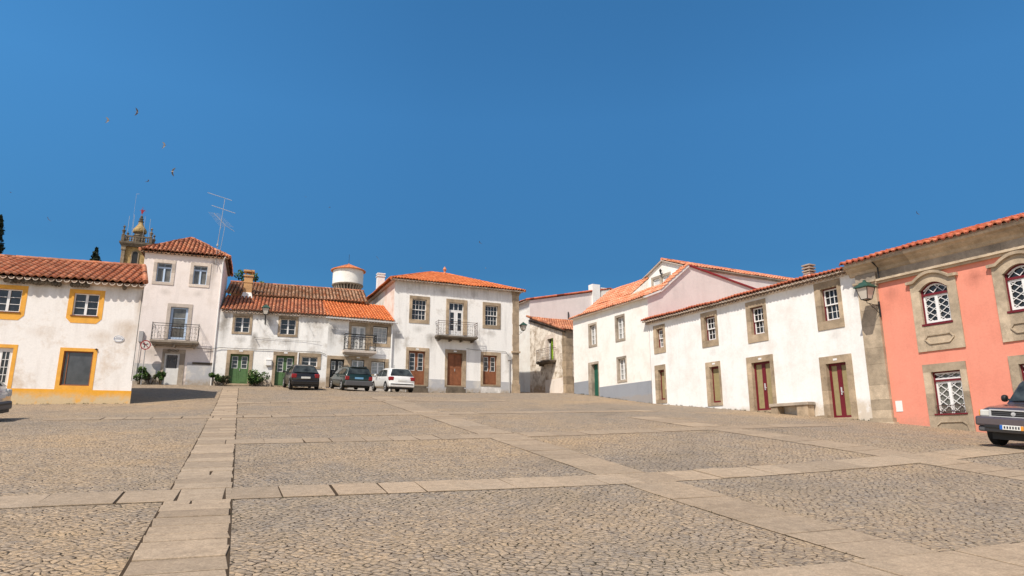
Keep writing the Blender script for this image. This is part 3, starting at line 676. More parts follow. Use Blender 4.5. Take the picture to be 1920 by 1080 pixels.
# ---- three-storey house
def house_tall():
    H = House('tall_narrow_house', 'tall narrow pale house of three storeys under a pyramid tile roof', -22.549, 40.8, 69.8, 5.22)
    ps = M['stone_pale']
    for a, b in ((.31, 1.14), (2.40, 3.20)): H.window((a, b, 11.58, 12.80), (.19, .2, .2, .17), ps, M['blueframe'], 2, 1, 1, 'glass_mid', y=.14, transom=.28)
    H.door((1.36, 2.36, 8.0, 10.04), (.2, .22, .22, 0), ps, M['blueframe'], 1, 'glass_mid', (.06, .97), 1, 3, M['blueframe'], y=.12, panels=False)
    m = MB(); a, b, c, d = 1.32, 2.16, 5.2, 7.13; H.holes.append((a, b, c, d))
    for q in ((a, a+.1, c, d), (b-.12, b, c, d), (a+.1, b-.12, c, 6.22), (a+.1, b-.12, d-.09, d)): m.box(q[0], q[1], .06, .11, q[2], q[3])
    f = H.put('door', m, M['whitewood']); p = MB(); p.face([(a,.14,6.2),(b,.14,6.2),(b,.14,d),(a,.14,d)]); H.put('pane', p, M['glass'], f)
    g = MB()
    for i in range(6):
        x = a+.13+i*.115
        g.tube([(x + (.05 if k % 2 else -.02), .085, 6.22+k*.1) for k in range(9)], .008, 4)
    H.put('grille', g, M['white'], f)
    H.surround((a, b, c, d), (.14, .3, .24, 0), M['stone_grey'], f, .03, .16, 'door_surround')
    m = MB()
    for k in range(3):
        pts = [(1.55+k*.22+.09*math.cos(t*.7), -.05, 7.30+.06*math.sin(t*.7)) for t in range(9)]; m.tube(pts, .02, 5)
    H.put('door_ornament', m, M['stone_dark'], f)
    H.front(-.45, 4.15, 13.42, 13.46, 4.2, M['pale_rose'], depth=4.8)
    H.balcony(.49, 3.16, 7.86, .70, .25, 1.02, M['stone_grey'], M['iron'], 3, bars=15)
    m = MB(); m.box(2.62, 4.16, -.03, .03, 4.4, 6.6); H.put('plinth', m, M['plinth_old']); m = MB(); m.box(-.46, 1.16, -.028, .03, 4.4, 6.45); H.put('plinth', m, M['plinth_old'])
    m = MB(); m.box(2.9, 4.1, -.05, .02, 6.5, 6.64); H.put('plinth_ledge', m, M['stone_dark'])
    r = MB(); ap = (1.8, 2.35, 15.25); co = [(-.75,-.22,13.5), (4.45,-.22,13.5), (4.45,5.1,13.5), (-.75,5.1,13.5)]
    for i in range(4): roof_patch(r, co[i], co[(i+1) % 4], ap, ap, .25, .38, .11, .045, 20+i)
    rf = H.put('roof', r, M['tile_brown'] if 0 else M['tile_mid'])
    r = MB()
    for c in co: ridge(r, c, ap, .10, .4)
    H.put('ridge_tiles', r, M['tile_red'], rf)
    r = MB(); r.box(-.60, 4.30, -.08, 5.0, 13.40, 13.50); H.put('eave_soffit', r, M['stone_dark'], rf)
    r = MB(); eave_row(H, r, -.75, 4.45, -.21, 13.46, .25, .095, .3, .05); H.put('eave_tiles', r, M['tile_brown'], rf)
    m = MB(); m.tube([(4.08,-.06,5.2),(4.08,-.06,13.2),(4.2,-.3,13.45)], .035, 7); H.put('downpipe', m, M['white'])
    m = MB(); m.box(-.2, .02, -.16, .0, 7.75, 8.4); m.tube([(-.1,-.08,7.75),(-.1,-.06,5.4)], .02, 5); H.put('meter_box', m, M['zinc'])
    return H
HT = house_tall()

# ---- long low house with two green doors
def house_long():
    H = House('green_door_house', 'long low shabby white house with two green doors and worn red tiles', -18.419, 42.319, 71.5, 5.25)
    s = M['stone']
    H.window((.71, 1.61, 8.67, 9.68), (.13, .15, .16, .13), s, M['white'], 2, 1, 3, y=.19); H.window((3.48, 4.44, 8.66, 9.70), (.13, .15, .16, .15), s, M['white'], 2, 1, 3, y=.19)
    d = H.door((.64, 1.77, 5.40, 7.26), (.21, .21, .24, .12), s, M['green'], 2, 'glass', (.52, .93), 1, 3, y=.18); H.number_plate(1.25, 7.46, parent=d)
    d = H.door((3.38, 4.51, 5.34, 7.27), (.18, .22, .25, .08), s, M['green'], 2, 'glass', (.46, .93), 1, 4, y=.18); H.number_plate(3.95, 7.45, parent=d)
    H.window((4.97, 5.95, 6.62, 7.25), (.22, .22, .24, .15), s, M['white'], 2, 1, 2, y=.12)
    H.front(-.3, 6.52, 10.11, 10.11, 4.2, M['white_shabby'], depth=7, back='part', right=[(0,10.11),(1.5,10.11)], left=[(0,10.11),(3,11.6),(7,11)])
    r = MB(); roof_patch(r, (-.18,-.24,10.02), (6.6,-.24,10.02), (6.4,3.0,11.62), (-.18,3.0,11.62), .23, .40, .095, .045, 30)
    rf = H.put('roof', r, M['tile_mid'])
    r = MB(); roof_patch(r, (-.30,2.85,11.68), (9.35,2.85,11.70), (9.35,6.5,13.32), (-.30,6.5,13.34), .24, .40, .11, .06, 31)
    r.face([(-.3,6.5,13.3),(9.35,6.5,13.3),(9.35,10,11.6),(-.3,10,11.6)], .3)
    H.put('upper_roof', r, M['tile_brown'], rf, label='mossy brown upper part of the roof')
    r = MB(); ridge(r, (-.3,6.5,13.38), (9.35,6.5,13.36), .10, .42); H.put('ridge_tiles', r, M['tile_mid'], rf)
    r = MB(); eave_row(H, r, -.15, 6.5, -.21, 9.98, .23, .09, .3, .08); H.put('eave_tiles', r, M['tile_end'], rf)
    c = MB(); c.box(.86, 1.40, 2.75, 3.25, 11.3, 13.0); c.box(.83, 1.43, 2.72, 3.28, 12.55, 12.66); c.box(.80, 1.46, 2.69, 3.31, 13.0, 13.1); 
    for x in (.88, 1.30): c.box(x, x+.08, 2.8, 3.2, 13.1, 13.33)
    c.box(.78, 1.48, 2.66, 3.34, 13.33, 13.45); ch = H.put('chimney', c, M['ochre'], rf)
    c = MB(); c.hexa([(.72,2.55,11.30),(1.54,2.55,11.30),(1.54,3.4,11.30),(.72,3.4,11.30)], [(.86,2.735,11.86),(1.40,2.735,11.86),(1.40,3.26,11.86),(.86,3.26,11.86)]); H.put('chimney_flashing', c, M['white_old'], rf)
    m = MB(); m.box(2.8, 3.13, -.16, .02, 6.6, 6.94); m.box(2.78, 3.15, -.18, .02, 6.93, 6.97); H.put('letter_box', m, M['white'])
    m = MB(); m.tube([(4.73,-.07,5.3),(4.73,-.07,7.5)], .05, 7); H.put('downpipe', m, M['white'])
    m = MB(); m.tube([(2.02,-.03,9.55),(2.15,-.5,9.4)], .012, 4); m.tube([(2.0,-.05,8.35),(2.0,-.30,8.35)], .02, 5); m.tube([(5.15,-.02,9.55),(5.15,-.5,9.4)], .012, 4); H.put('wall_pegs', m, M['iron'])
    return H
HL = house_long()

# ---- orange-roofed house with a small balcony
def house_orange():
    H = House('balcony_house', 'small white house with bright orange tiles and black scrolled balcony', -12.255, 44.382, 64.5, 5.25)
    s = M['stone']
    d = H.door((1.55, 2.54, 7.80, 9.52), (.17, .28, .23, 0), s, M['whitewood'], 2, 'glass_pale', (.1, .94), 1, 2, y=.10, panels=False)
    H.window((3.03, 4.05, 8.40, 9.58), (.2, .22, .19, .22), s, M['white'], 1, 3, 3, 'glass_pale', y=.10, edge=M['blackwood'])
    d = H.door((.28, 1.20, 5.34, 7.18), (.22, .24, .22, 0), s, M['blackwood'], 2, 'glass_mid', (.62, .93), 1, 2, y=.16)
    H.window((1.67, 2.53, 5.95, 7.20), (.22, .30, .26, .15), s, M['white'], 2, 1, 2, 'glass_pale', y=.08, edge=M['blackwood']); H.number_plate(2.1, 7.36)
    H.window((3.01, 3.95, 6.28, 7.16), (.18, .25, .2, .1), s, M['white'], 2, 1, 3, 'glass_pale', y=.08, edge=M['blackwood'])
    H.front(0.02, 4.50, 10.10, 10.10, 4.2, M['white_old'], depth=7, back='part', right=[(0,10.1),(2,10.1)], left=[(0,10.1),(1.5,10.1)])
    H.balcony(1.02, 3.2, 7.78, .62, .28, 1.05, M['stone_pale'], M['iron'], 0, .12, 11, thick=2)
    r = MB(); roof_patch(r, (-.18,-.34,9.98), (4.48,-.34,9.98), (4.48,3.0,11.68), (-.05,3.0,11.68), .21, .36, .07, .035, 40)
    rf = H.put('roof', r, M['tile_orange'])
    r = MB(); eave_row(H, r, -.15, 4.46, -.34, 9.96, .2, .06, .3); H.put('eave_tiles', r, M['tile_end_white'], rf)
    r = MB(); eave_row(H, r, 0.1, 4.46, -.16, 9.84, .2, .07, .3, .05); H.put('lower_eave_tiles', r, M['tile_end'], rf)
    g = MB(); n = 8; pts = [(-.40-.075*math.cos(math.pi*k/n), -.075*math.sin(math.pi*k/n)) for k in range(n+1)]
    for (ya, za), (yb, zb) in zip(pts, pts[1:]): g.hexa([(-.25, ya, 9.88+za), (-.25, yb, 9.88+zb), (-.25, yb, 9.895+zb), (-.25, ya, 9.895+za)], [(4.62, ya, 9.86+za), (4.62, yb, 9.86+zb), (4.62, yb, 9.875+zb), (4.62, ya, 9.875+za)])
    H.put('gutter', g, M['white'], rf)
    m = MB(); m.tube([(4.36,-.38,9.78),(4.34,-.09,9.5),(4.34,-.09,5.2)], .055, 8); H.put('downpipe', m, M['white'])
    m = MB()
    for x, z in ((1.5, 5.35), (2.75, 5.35)): m.box(x-.05, x+.04, -.015, .0, z, 7.5)
    m.box(2.66, 2.78, -.015, .0, 7.9, 9.75); H.put('pilaster_strips', m, M['white_new'])
    return H
HO = house_orange()

# ---- central two-storey house
def house_centre():
    H = House('central_house', 'two storey white house with orange hipped roof and central iron balcony', -8.248, 46.293, 65.8, 5.2)
    s = M['stone']
    for a, b in ((1.29, 2.35), (6.86, 7.88)): H.window((a, b, 10.27, 11.75), (.2, .22, .23, .25), s, M['white'], 1, 4, 2, y=.16, style='sash')
    H.door((4.04, 5.17, 9.38, 11.14), (.22, .27, 0, 0), s, M['white'], 2, 'glass', (.16, .95), 1, 3, M['white'], y=.11, panels=False)
    H.holes.append((4.04, 5.17, 11.14, 11.73)); m = MB(); H.grid(m, 4.04, 5.17, 11.14, 11.73, .10, 3, 1, .06, .05, .07); p = MB(); p.face([(4.05,.098,11.16),(5.16,.098,11.16),(5.16,.098,11.72),(4.05,.098,11.72)])
    f = H.put('transom_window', m, M['white']); H.surround((4.04, 5.17, 11.14, 11.73), (.22, .27, .25, 0), s, f); p.v = [(x, .12, z) for x, y, z in p.v]; H.put('pane', p, M['glass'], f)
    for (a, b, c, d), w, gz_, lab in (((1.16, 2.36, 5.70, 8.04), (.19, .27, .24, .1), (.42, .94), None), ((4.00, 5.13, 5.74, 8.04), (.18, .28, .25, .1), None, 'plain brown double door'), ((6.73, 7.83, 5.90, 8.02), (.18, .29, .25, .12), (.46, .95), None)):
        dd = H.door((a, b, c, d), w, s, M['brownwood'], 2, 'glass' if gz_ else None, gz_ or (0, 1), 1, 4 if c < 5.8 else 3, y=.16, label=lab)
        if c < 5.8: H.number_plate((a+b)/2, d+.13, parent=dd)
        if c < 5.8:
            m = MB(); m.box(a-.1, b+.15, -.42, -.04, 4.9, c-.24); m.box(a-.05, b+.08, -.24, -.04, c-.24, c-.1); H.put('door_step', m, M['stone_dark'], dd)
    H.front(0, 9.52, 13.03, 12.99, 4.2, M['white_old'], depth=10, side_mat=M['side_old'])
    H.balcony(3.0, 6.02, 9.18, .78, .20, 1.02, M['stone_dark'], M['rust'], 4, bars=16)
    m = MB()
    for k in range(10):
        z = 4.6+k*.845; w = 9.06 + (0 if k % 2 else .03); m.box(w, 9.60, -.06, .45, z, z+.842)
        m.box(9.3, 9.61, .45, .95+(.3 if k % 2 else 0), z+.002, z+.84)
    m.box(9.0, 9.66, -.11, .5, 4.6, 5.98); m.box(8.98, 9.68, -.13, .52, 8.32, 8.44); m.box(9.02, 9.64, -.10, .5, 12.72, 12.98); H.put('corner_quoin', m, M['stone'])
    for a, b in ((0, .97), (2.63, 3.82), (5.41, 6.55), (8.12, 9.0)): m = MB(); m.box(a, b, -.02, .02, 4.4, 6.13); H.put('plinth', m, M['plinth_old'])
    r = MB(); e = 13.03; co = [(-.42,-.42,e), (9.98,-.42,e), (9.98,10.4,e), (-.42,10.4,e)]; r1, r2 = (4.15,5,15.15), (5.45,5,15.15)
    roof_patch(r, co[0], co[1], r2, r1, .22, .38, .075, .035, 50); roof_patch(r, co[3], co[0], r1, r1, .22, .38, .075, .035, 51); roof_patch(r, co[1], co[2], r2, r2, .22, .38, .075, .035, 52); roof_patch(r, co[2], co[3], r1, r2, .3, .5, .055, .03, 53)
    rf = H.put('roof', r, M['tile_orange'])
    r = MB(); ridge(r, r1, r2, .11)
    for c, q in zip(co, (r1, r2, r2, r1)): ridge(r, c, q, .11)
    H.put('ridge_tiles', r, M['tile_orange'], rf)
    r = MB(); r.lathe([(.12, 15.2), (.07, 15.3), (.1, 15.4), (.16, 15.5), (.1, 15.62), (.03, 15.74)], (5.3, 5, 0), 10); H.put('roof_finial', r, M['tile_red'], rf)
    r = MB(); eave_row(H, r, -.4, 9.96, -.40, 13.02, .22, .09, .35, .02); r.box(-.2, -.02, -.02, 10, 12.90, 13.02); r.box(9.63, 9.80, -.02, 10, 12.90, 13.02); H.put('eave_tiles', r, M['tile_end'], rf)
    r = MB(); r.box(3.0, 3.75, 6.2, 6.8, 13.5, 15.1); r.box(2.94, 3.81, 6.14, 6.86, 15.1, 15.2); H.put('chimney', r, M['white_new'], rf)
    r = MB(); r.box(.1, .66, 6.0, 6.5, 13.0, 14.65); r.box(.05, .71, 5.95, 6.55, 14.65, 14.72); r.box(.12, .64, 6.02, 6.48, 14.72, 14.86); r.box(.06, .70, 5.96, 6.54, 14.86, 14.93); H.put('chimney', r, M['white_new'], rf, label='slim white chimney at the left eave')
    m = MB(); m.tube([(8.81,-.06,8.0),(8.81,-.06,5.2)], .045, 7); m.box(8.70, 8.94, -.14, 0, 7.75, 8.02); H.put('downpipe', m, M['zinc'])
    m = MB(); m.tube([(5.42,-.045,8.42),(6.0,-.05,8.36),(6.7,-.05,8.37),(7.6,-.05,8.36),(8.5,-.05,8.36),(8.81,-.06,8.0)], .014, 5); H.put('wall_cable', m, M['cable'])
    return H
HC = house_centre()

# ---- alley houses
def house_alley_back():
    L = 10.0; d = (math.sin(R_(153)), math.cos(R_(153)))
    H = House('alley_back_house', 'big white house behind the alley with a rosy gable and twin chimneys', 1.54-d[0]*L, 57.5-d[1]*L, 153.0, 6.0)
    H.front(0, L, 13.85, 13.9, 5.0, M['cream'], depth=17, right=[(0,13.9),(6.5,15.28),(8.5,15.7),(17,13.9)], side_mat=M['rose_gable'], left=[(0,13.9),(8.5,15.7),(17,13.9)])
    r = MB(); roof_patch(r, (-.2,-.4,13.92), (L+.12,-.4,13.92), (L+.12,8.5,15.80), (-.2,8.5,15.80), .25, .45, .07, .03, 60); r.face([(-.2,8.5,15.8),(L+.12,8.5,15.8),(L+.12,17.3,13.9),(-.2,17.3,13.9)], .4)
    rf = H.put('roof', r, M['tile_mid'])
    r = MB(); ridge(r, (L+.08,-.4,13.95), (L+.08,8.5,15.84), .09, .4); ridge(r, (L+.08,8.5,15.84), (L+.08,17.3,13.95), .09, .4); H.put('verge_tiles', r, M['tile_p'], rf)
    r = MB(); eave_row(H, r, 0, L, -.38, 13.86, .25, .07); H.put('eave_tiles', r, M['tile_end'], rf)
    c = MB(); c.box(L-.5, L+.18, 6.48, 7.30, 12.6, 16.05); H.put('chimney', c, M['white_new'], rf)
    c = MB(); c.box(L-.6, L+.10, 7.5, 8.4, 12.6, 15.72); c.box(L-.64, L+.14, 7.46, 8.45, 15.72, 15.82); H.put('chimney', c, M['cream'], rf, label='lower broader chimney')
    c = MB(); c.tube([(L+.05,3.9,12.6),(L+.05,3.9,13.2)], .06, 6); H.put('vent_pipe', c, M['iron'])
house_alley_back()
def house_alley():
    H = House('crumbling_alley_house', 'small crumbling plaster house in the alley with a lime green balcony door', 1.54, 57.5, 153.0, 5.6)
    o = (3.02, 3.99, 8.28, 10.06); H.holes.append(o); a, b, c, d = o; m = MB(); x = 3.46
    m.box(x, b, .12, .17, c, 9.14); m.box(x, x+.09, .12, .17, 9.14, d); m.box(b-.09, b, .12, .17, 9.14, d); m.box(x+.09, b-.09, .12, .17, d-.1, d); m.box(x+.09, b-.09, .12, .17, 9.55, 9.6); m.box(x+.09, b-.09, .105, .13, c+.15, 9.0)
    f = H.put('door', m, M['lime']); p = MB(); p.face([(a,.2,c),(b,.2,c),(b,.2,d),(a,.2,d)]); H.put('pane', p, M['glass'], f)
    m = MB(); m.box(a+.02, a+.26, .10, .14, c, d-.35); H.put('folded_shutter', m, M['whitewood'], f)
    H.surround(o, (.28, .22, .34, 0), M['stone_pale'], f, .03, .22, 'door_surround')
    H.front(0, 5.85, 12.25, 10.42, 4.8, M['rubble'], depth=6, left=[(0,12.25),(6,12.25)], right=[(0,10.42),(6,10.42)])
    H.balcony(2.1, 4.4, 8.24, .6, .2, .98, M['stone_dark'], M['rust'], 2, bars=13)
    r = MB(); roof_patch(r, (6.15,-.3,10.36), (6.15,6.2,10.36), (0,6.2,12.40), (0,-.3,12.40), .23, .42, .10, .045, 70); rf = H.put('roof', r, M['tile_mid'])
    r = MB(); ridge(r, (6.12,-.28,10.44), (0,-.28,12.48), .11, .38); H.put('verge_tiles', r, M['tile_mid'], rf)
    r = MB(); r.box(0, 5.9, -.14, .02, 10.2, 10.3); r.v = [(x, y, z + (5.9-x)*.313) for x, y, z in r.v]; H.put('eave_board', r, M['stone_dark'], rf)
    m = MB()
    for k in range(9): m.box(5.35+rng.uniform(-.08,.08), 5.885, -.035, .5+rng.uniform(0,.2), 5.0+k*.60, 5.0+k*.60+.585)
    H.put('corner_stones', m, M['stone'])
    m = MB(); m.box(2.6, 5.86, -.02, .02, 4.8, 6.75); H.put('plinth', m, M['side_old'])
house_alley()

# ---- white house with the grey plinth and attic terrace
def house_terrace():
    H = House('grey_plinth_house', 'white house with grey plinth, green door and a terrace cut into its roof', 4.133, 45.075, 153.0, 4.3)
    s = M['stone_grey']
    for a, b, c, d in ((2.04, 2.74, 7.9, 9.17), (5.0, 5.73, 7.87, 9.2), (5.03, 5.74, 5.41, 6.66)): H.window((a, b, c, d), (.16, .09, .14, .14), s, M['white'], 2, 1, 4, 'glass_pale', y=.12)
    H.door((2.12, 2.88, 4.35, 6.64), (.36, .05, .15, 0), s, M['green_dk'], 1, y=.2)
    H.front(0, 8.05, 9.96, 9.94, 3.0, M['cream'], depth=9.3, right=[(0,9.94),(.9,10.36),(3.14,12.16),(7.17,11.5),(9.3,11.12)], left=[(0,9.86),(3.14,12.1),(9.3,11.1)], side_mat=M['rose_gable'])
    for q in ((0, 1.74, -.012, .02, 3.2, 5.66), (2.95, 8.05, -.012, .02, 3.0, 5.15)): m = MB(); m.box(*q); H.put('plinth', m, M['plinth_grey'])
    r = MB(); q = dict(pitch=.23, row=.36, h=.09, lip=.045)
    roof_patch(r, (-.1,-.28,9.90), (8.2,-.28,9.90), (8.2,.9,10.40), (-.1,.9,10.40), seed=80, **q)
    roof_patch(r, (-.1,.9,10.40), (8.2,.9,10.40), (8.2,1.5,10.89), (-.1,1.5,10.89), seed=83, **q)
    roof_patch(r, (-.1,1.5,10.89), (4.55,1.5,10.89), (4.55,3.14,12.22), (-.1,3.14,12.22), seed=81, **q)
    roof_patch(r, (7.62,1.5,10.89), (8.2,1.5,10.89), (8.2,3.14,12.22), (7.62,3.14,12.22), seed=82, **q)
    r.face([(-.1,3.14,12.22),(8.1,3.14,12.22),(8.1,9.5,11.15),(-.1,9.5,11.15)], .4)
    rf = H.put('roof', r, M['tile_peach'])
    r = MB(); eave_row(H, r, 0, 8.1, -.25, 9.93, .2, .08, .3, .03); H.put('eave_tiles', r, M['tile_end_white'], rf)
    r = MB()
    for p, q2 in (((8.12,-.28,9.88), (8.12,.9,10.36)), ((8.12,.9,10.36), (8.12,3.14,12.18))): r.bar(p, q2, .10, .16)
    H.put('verge_mortar', r, M['white_new'], rf)
    r = MB(); 
    for p, q2 in (((8.1,3.2,12.2), (8.1,7.17,11.53)), ((8.1,7.17,11.53), (8.1,9.4,11.16))): r.bar(p, q2, .09, .09)
    H.put('gable_flashing', r, M['signred'], rf)
    # terrace notch
    m = MB(); x0, x1, z = 4.55, 7.62, 10.55; m.face([(x0,1.5,z),(x0,2.998,z),(x0,2.998,12.12),(x0,1.5,10.92)]); m.face([(x1,1.5,z),(x1,2.998,z),(x1,2.998,12.08),(x1,1.5,10.90)]); m.face([(x0,1.5,z),(x1,1.5,z),(x1,2.998,z),(x0,2.998,z)]); m.face([(x0,1.5,z),(x1,1.5,z),(x1,1.5,10.9),(x0,1.5,10.9)]); H.put('terrace_walls', weld(m), M['cream'], rf)
    return H
HQ = house_terrace()
def house_attic():
    H = House('attic_wing', 'white gabled attic wing with two louvred shutters above the grey plinth house roof', *HQ.world(0, 3.0, 0)[:2], 153.0, 10.3)
    o = (4.80, 6.72, 10.75, 12.02)
    H.window((4.92, 5.62, 10.8, 11.95), (.13, .20, .15, .1), M['stone_grey'], M['white'], 1, style='shutter', y=.06); H.window((5.84, 6.54, 10.8, 11.95), (.02, .13, .15, .1), M['stone_grey'], M['white'], 1, style='shutter', y=.06)
    H.front(4.12, 7.88, 12.2, 12.2, 9.0, M['cream'], depth=13, side_mat=M['rose_gable'])
    g = MB(); g.face([(4.12,0,12.2),(7.88,0,12.2),(6.0,0,12.94)]); H.put('gable', g, M['cream'])
    r = MB(); roof_patch(r, (7.98,-.12,12.22), (7.98,13.2,12.22), (6.0,13.2,13.02), (6.0,-.12,13.02), .24, .4, .06, .035, 90); roof_patch(r, (4.0,13.2,12.22), (4.0,-.12,12.22), (6.0,-.12,13.02), (6.0,13.2,13.02), .24, .4, .06, .035, 91)
    rf = H.put('roof', r, M['tile_peach'])
    r = MB(); ridge(r, (6,-.12,13.06), (6,13.2,13.06), .1); H.put('ridge_tiles', r, M['tile_peach'], rf)
    r = MB(); r.bar((3.98,-.1,12.16), (6.0,-.1,12.96), .05, .12); r.bar((8.0,-.1,12.16), (6.0,-.1,12.96), .05, .12); H.put('verge_mortar', r, M['stone_pale'], rf)
    r = MB(); r.box(7.88, 7.97, 0, 13, 12.06, 12.2); r.box(7.88, 8.02, 0, 13, 12.14, 12.2); H.put('cornice', r, M['stone_grey'], rf)
    m = MB(); m.box(5.85, 5.95, -.14, 0, 12.1, 12.13); m.lathe([(.04, 12.13), (.075, 12.3), (.10, 12.32), (.03, 12.42), (.01, 12.46)], (5.9, -.16, 0), 6); H.put('porch_lantern', m, M['iron'])
    return H
house_attic()

# ---- long white house with oxblood doors
def house_red_doors():
    H = House('red_door_house', 'long freshly whitewashed house with dark red framed doors on the right', 7.806, 37.867, 153.5, 3.0)
    s = M['stone']; ox = M['oxblood']
    for (a, b, c, d), w in (((.63, 1.21, 6.88, 7.93), (.26, .15, .22, .3)), ((4.47, 5.25, 6.75, 7.96), (.23, .14, .24, .31)), ((7.58, 8.36, 6.61, 7.90), (.26, .17, .29, .35)), ((11.49, 12.29, 6.62, 7.98), (.29, .17, .29, .35))):
        H.window((a, b, c, d), w, s, M['white'], 1, 3, 2, y=.17, style='sash', edge=ox)
    def glazed(o, w, leaves, num):
        H.holes.append(o); a, b, c, d = o; m = MB(); p = MB(); e = .05
        for i in range(leaves):
            x0 = a+(b-a)*i/leaves; x1 = a+(b-a)*(i+1)/leaves; k = .10 if leaves == 2 else .05
            m.box(x0, x0+k, .14, .2, c, d); m.box(x1-k, x1, .14, .2, c, d); m.box(x0+k, x1-k, .142, .2, c, c+.09); m.box(x0+k, x1-k, .142, .2, d-.09, d)
            p.face([(x0+k,.17,c+.09),(x1-k,.17,c+.09),(x1-k,.17,d-.09),(x0+k,.17,d-.09)])
        f = H.put('door', m, ox); H.put('tan_panel', p, M['tanboard'], f); H.surround(o, w, s, f, .04, .24, 'door_surround')
        if leaves == 2:
            h = MB(); x = (a+b)/2; h.box(x+.02, x+.05, .09, .14, c+.9, c+1.2); h.tube([(x+.035,.08,c+1.0),(x+.15,.08,c+1.0)], .012, 5); H.put('handle', h, M['galv'], f)
        if num: H.number_plate((a+b)/2, d+.14, .09, .08, -.05, f)
    glazed((.62, 1.15, 4.03, 5.65), (.28, .09, .28, .18), 1, 0); glazed((4.64, 5.29, 3.66, 5.42), (.27, .1, .24, .15), 1, 1)
    glazed((7.4, 8.5, 3.16, 5.33), (.29, .18, .28, .1), 2, 1); glazed((11.4, 12.33, 2.70, 4.87), (.3, .27, .3, .1), 2, 1)
    H.front(0, 13.3, 8.56, 8.56, 1.6, M['white_new'], depth=7, left=[(0,8.56),(4.4,9.4),(7,8.7)], right=[(0,8.56),(4.4,9.4),(7,8.7)])
    r = MB(); roof_patch(r, (-.3,-.36,8.50), (13.35,-.36,8.50), (13.35,4.4,9.55), (-.3,4.4,9.55), .2, .4, .09, .05, 100); r.face([(-.3,4.4,9.5),(13.35,4.4,9.5),(13.35,7.3,8.7),(-.3,7.3,8.7)], .4)
    rf = H.put('roof', r, M['tile_p'])
    r = MB(); eave_row(H, r, -.28, 13.34, -.33, 8.49, .2, .09, .3, .04); eave_row(H, r, -.2, 13.3, -.15, 8.39, .2, .09, .2, .03); H.put('eave_tiles', r, M['tile_end'], rf)
    c = MB(); c.box(9.14, 9.46, 1.98, 2.28, 8.6, 9.42); H.put('chimney', c, M['rose_gable'], rf)
    c = MB()
    for k in range(3): c.box(9.08, 9.52, 1.92, 2.34, 9.50+k*.14, 9.56+k*.14)
    for x in (9.14, 9.40):
        for y in (1.98, 2.22): c.box(x, x+.06, y, y+.06, 9.42, 9.80)
    c.box(9.11, 9.49, 1.95, 2.31, 9.40, 9.46); H.put('chimney_cowl', c, M['stone_grey'], rf)
    m = MB(); m.box(10.95, 11.45, -.32, -.045, 2.5, 2.80); H.put('door_step', m, M['stone'])
    return H
HR = house_red_doors()

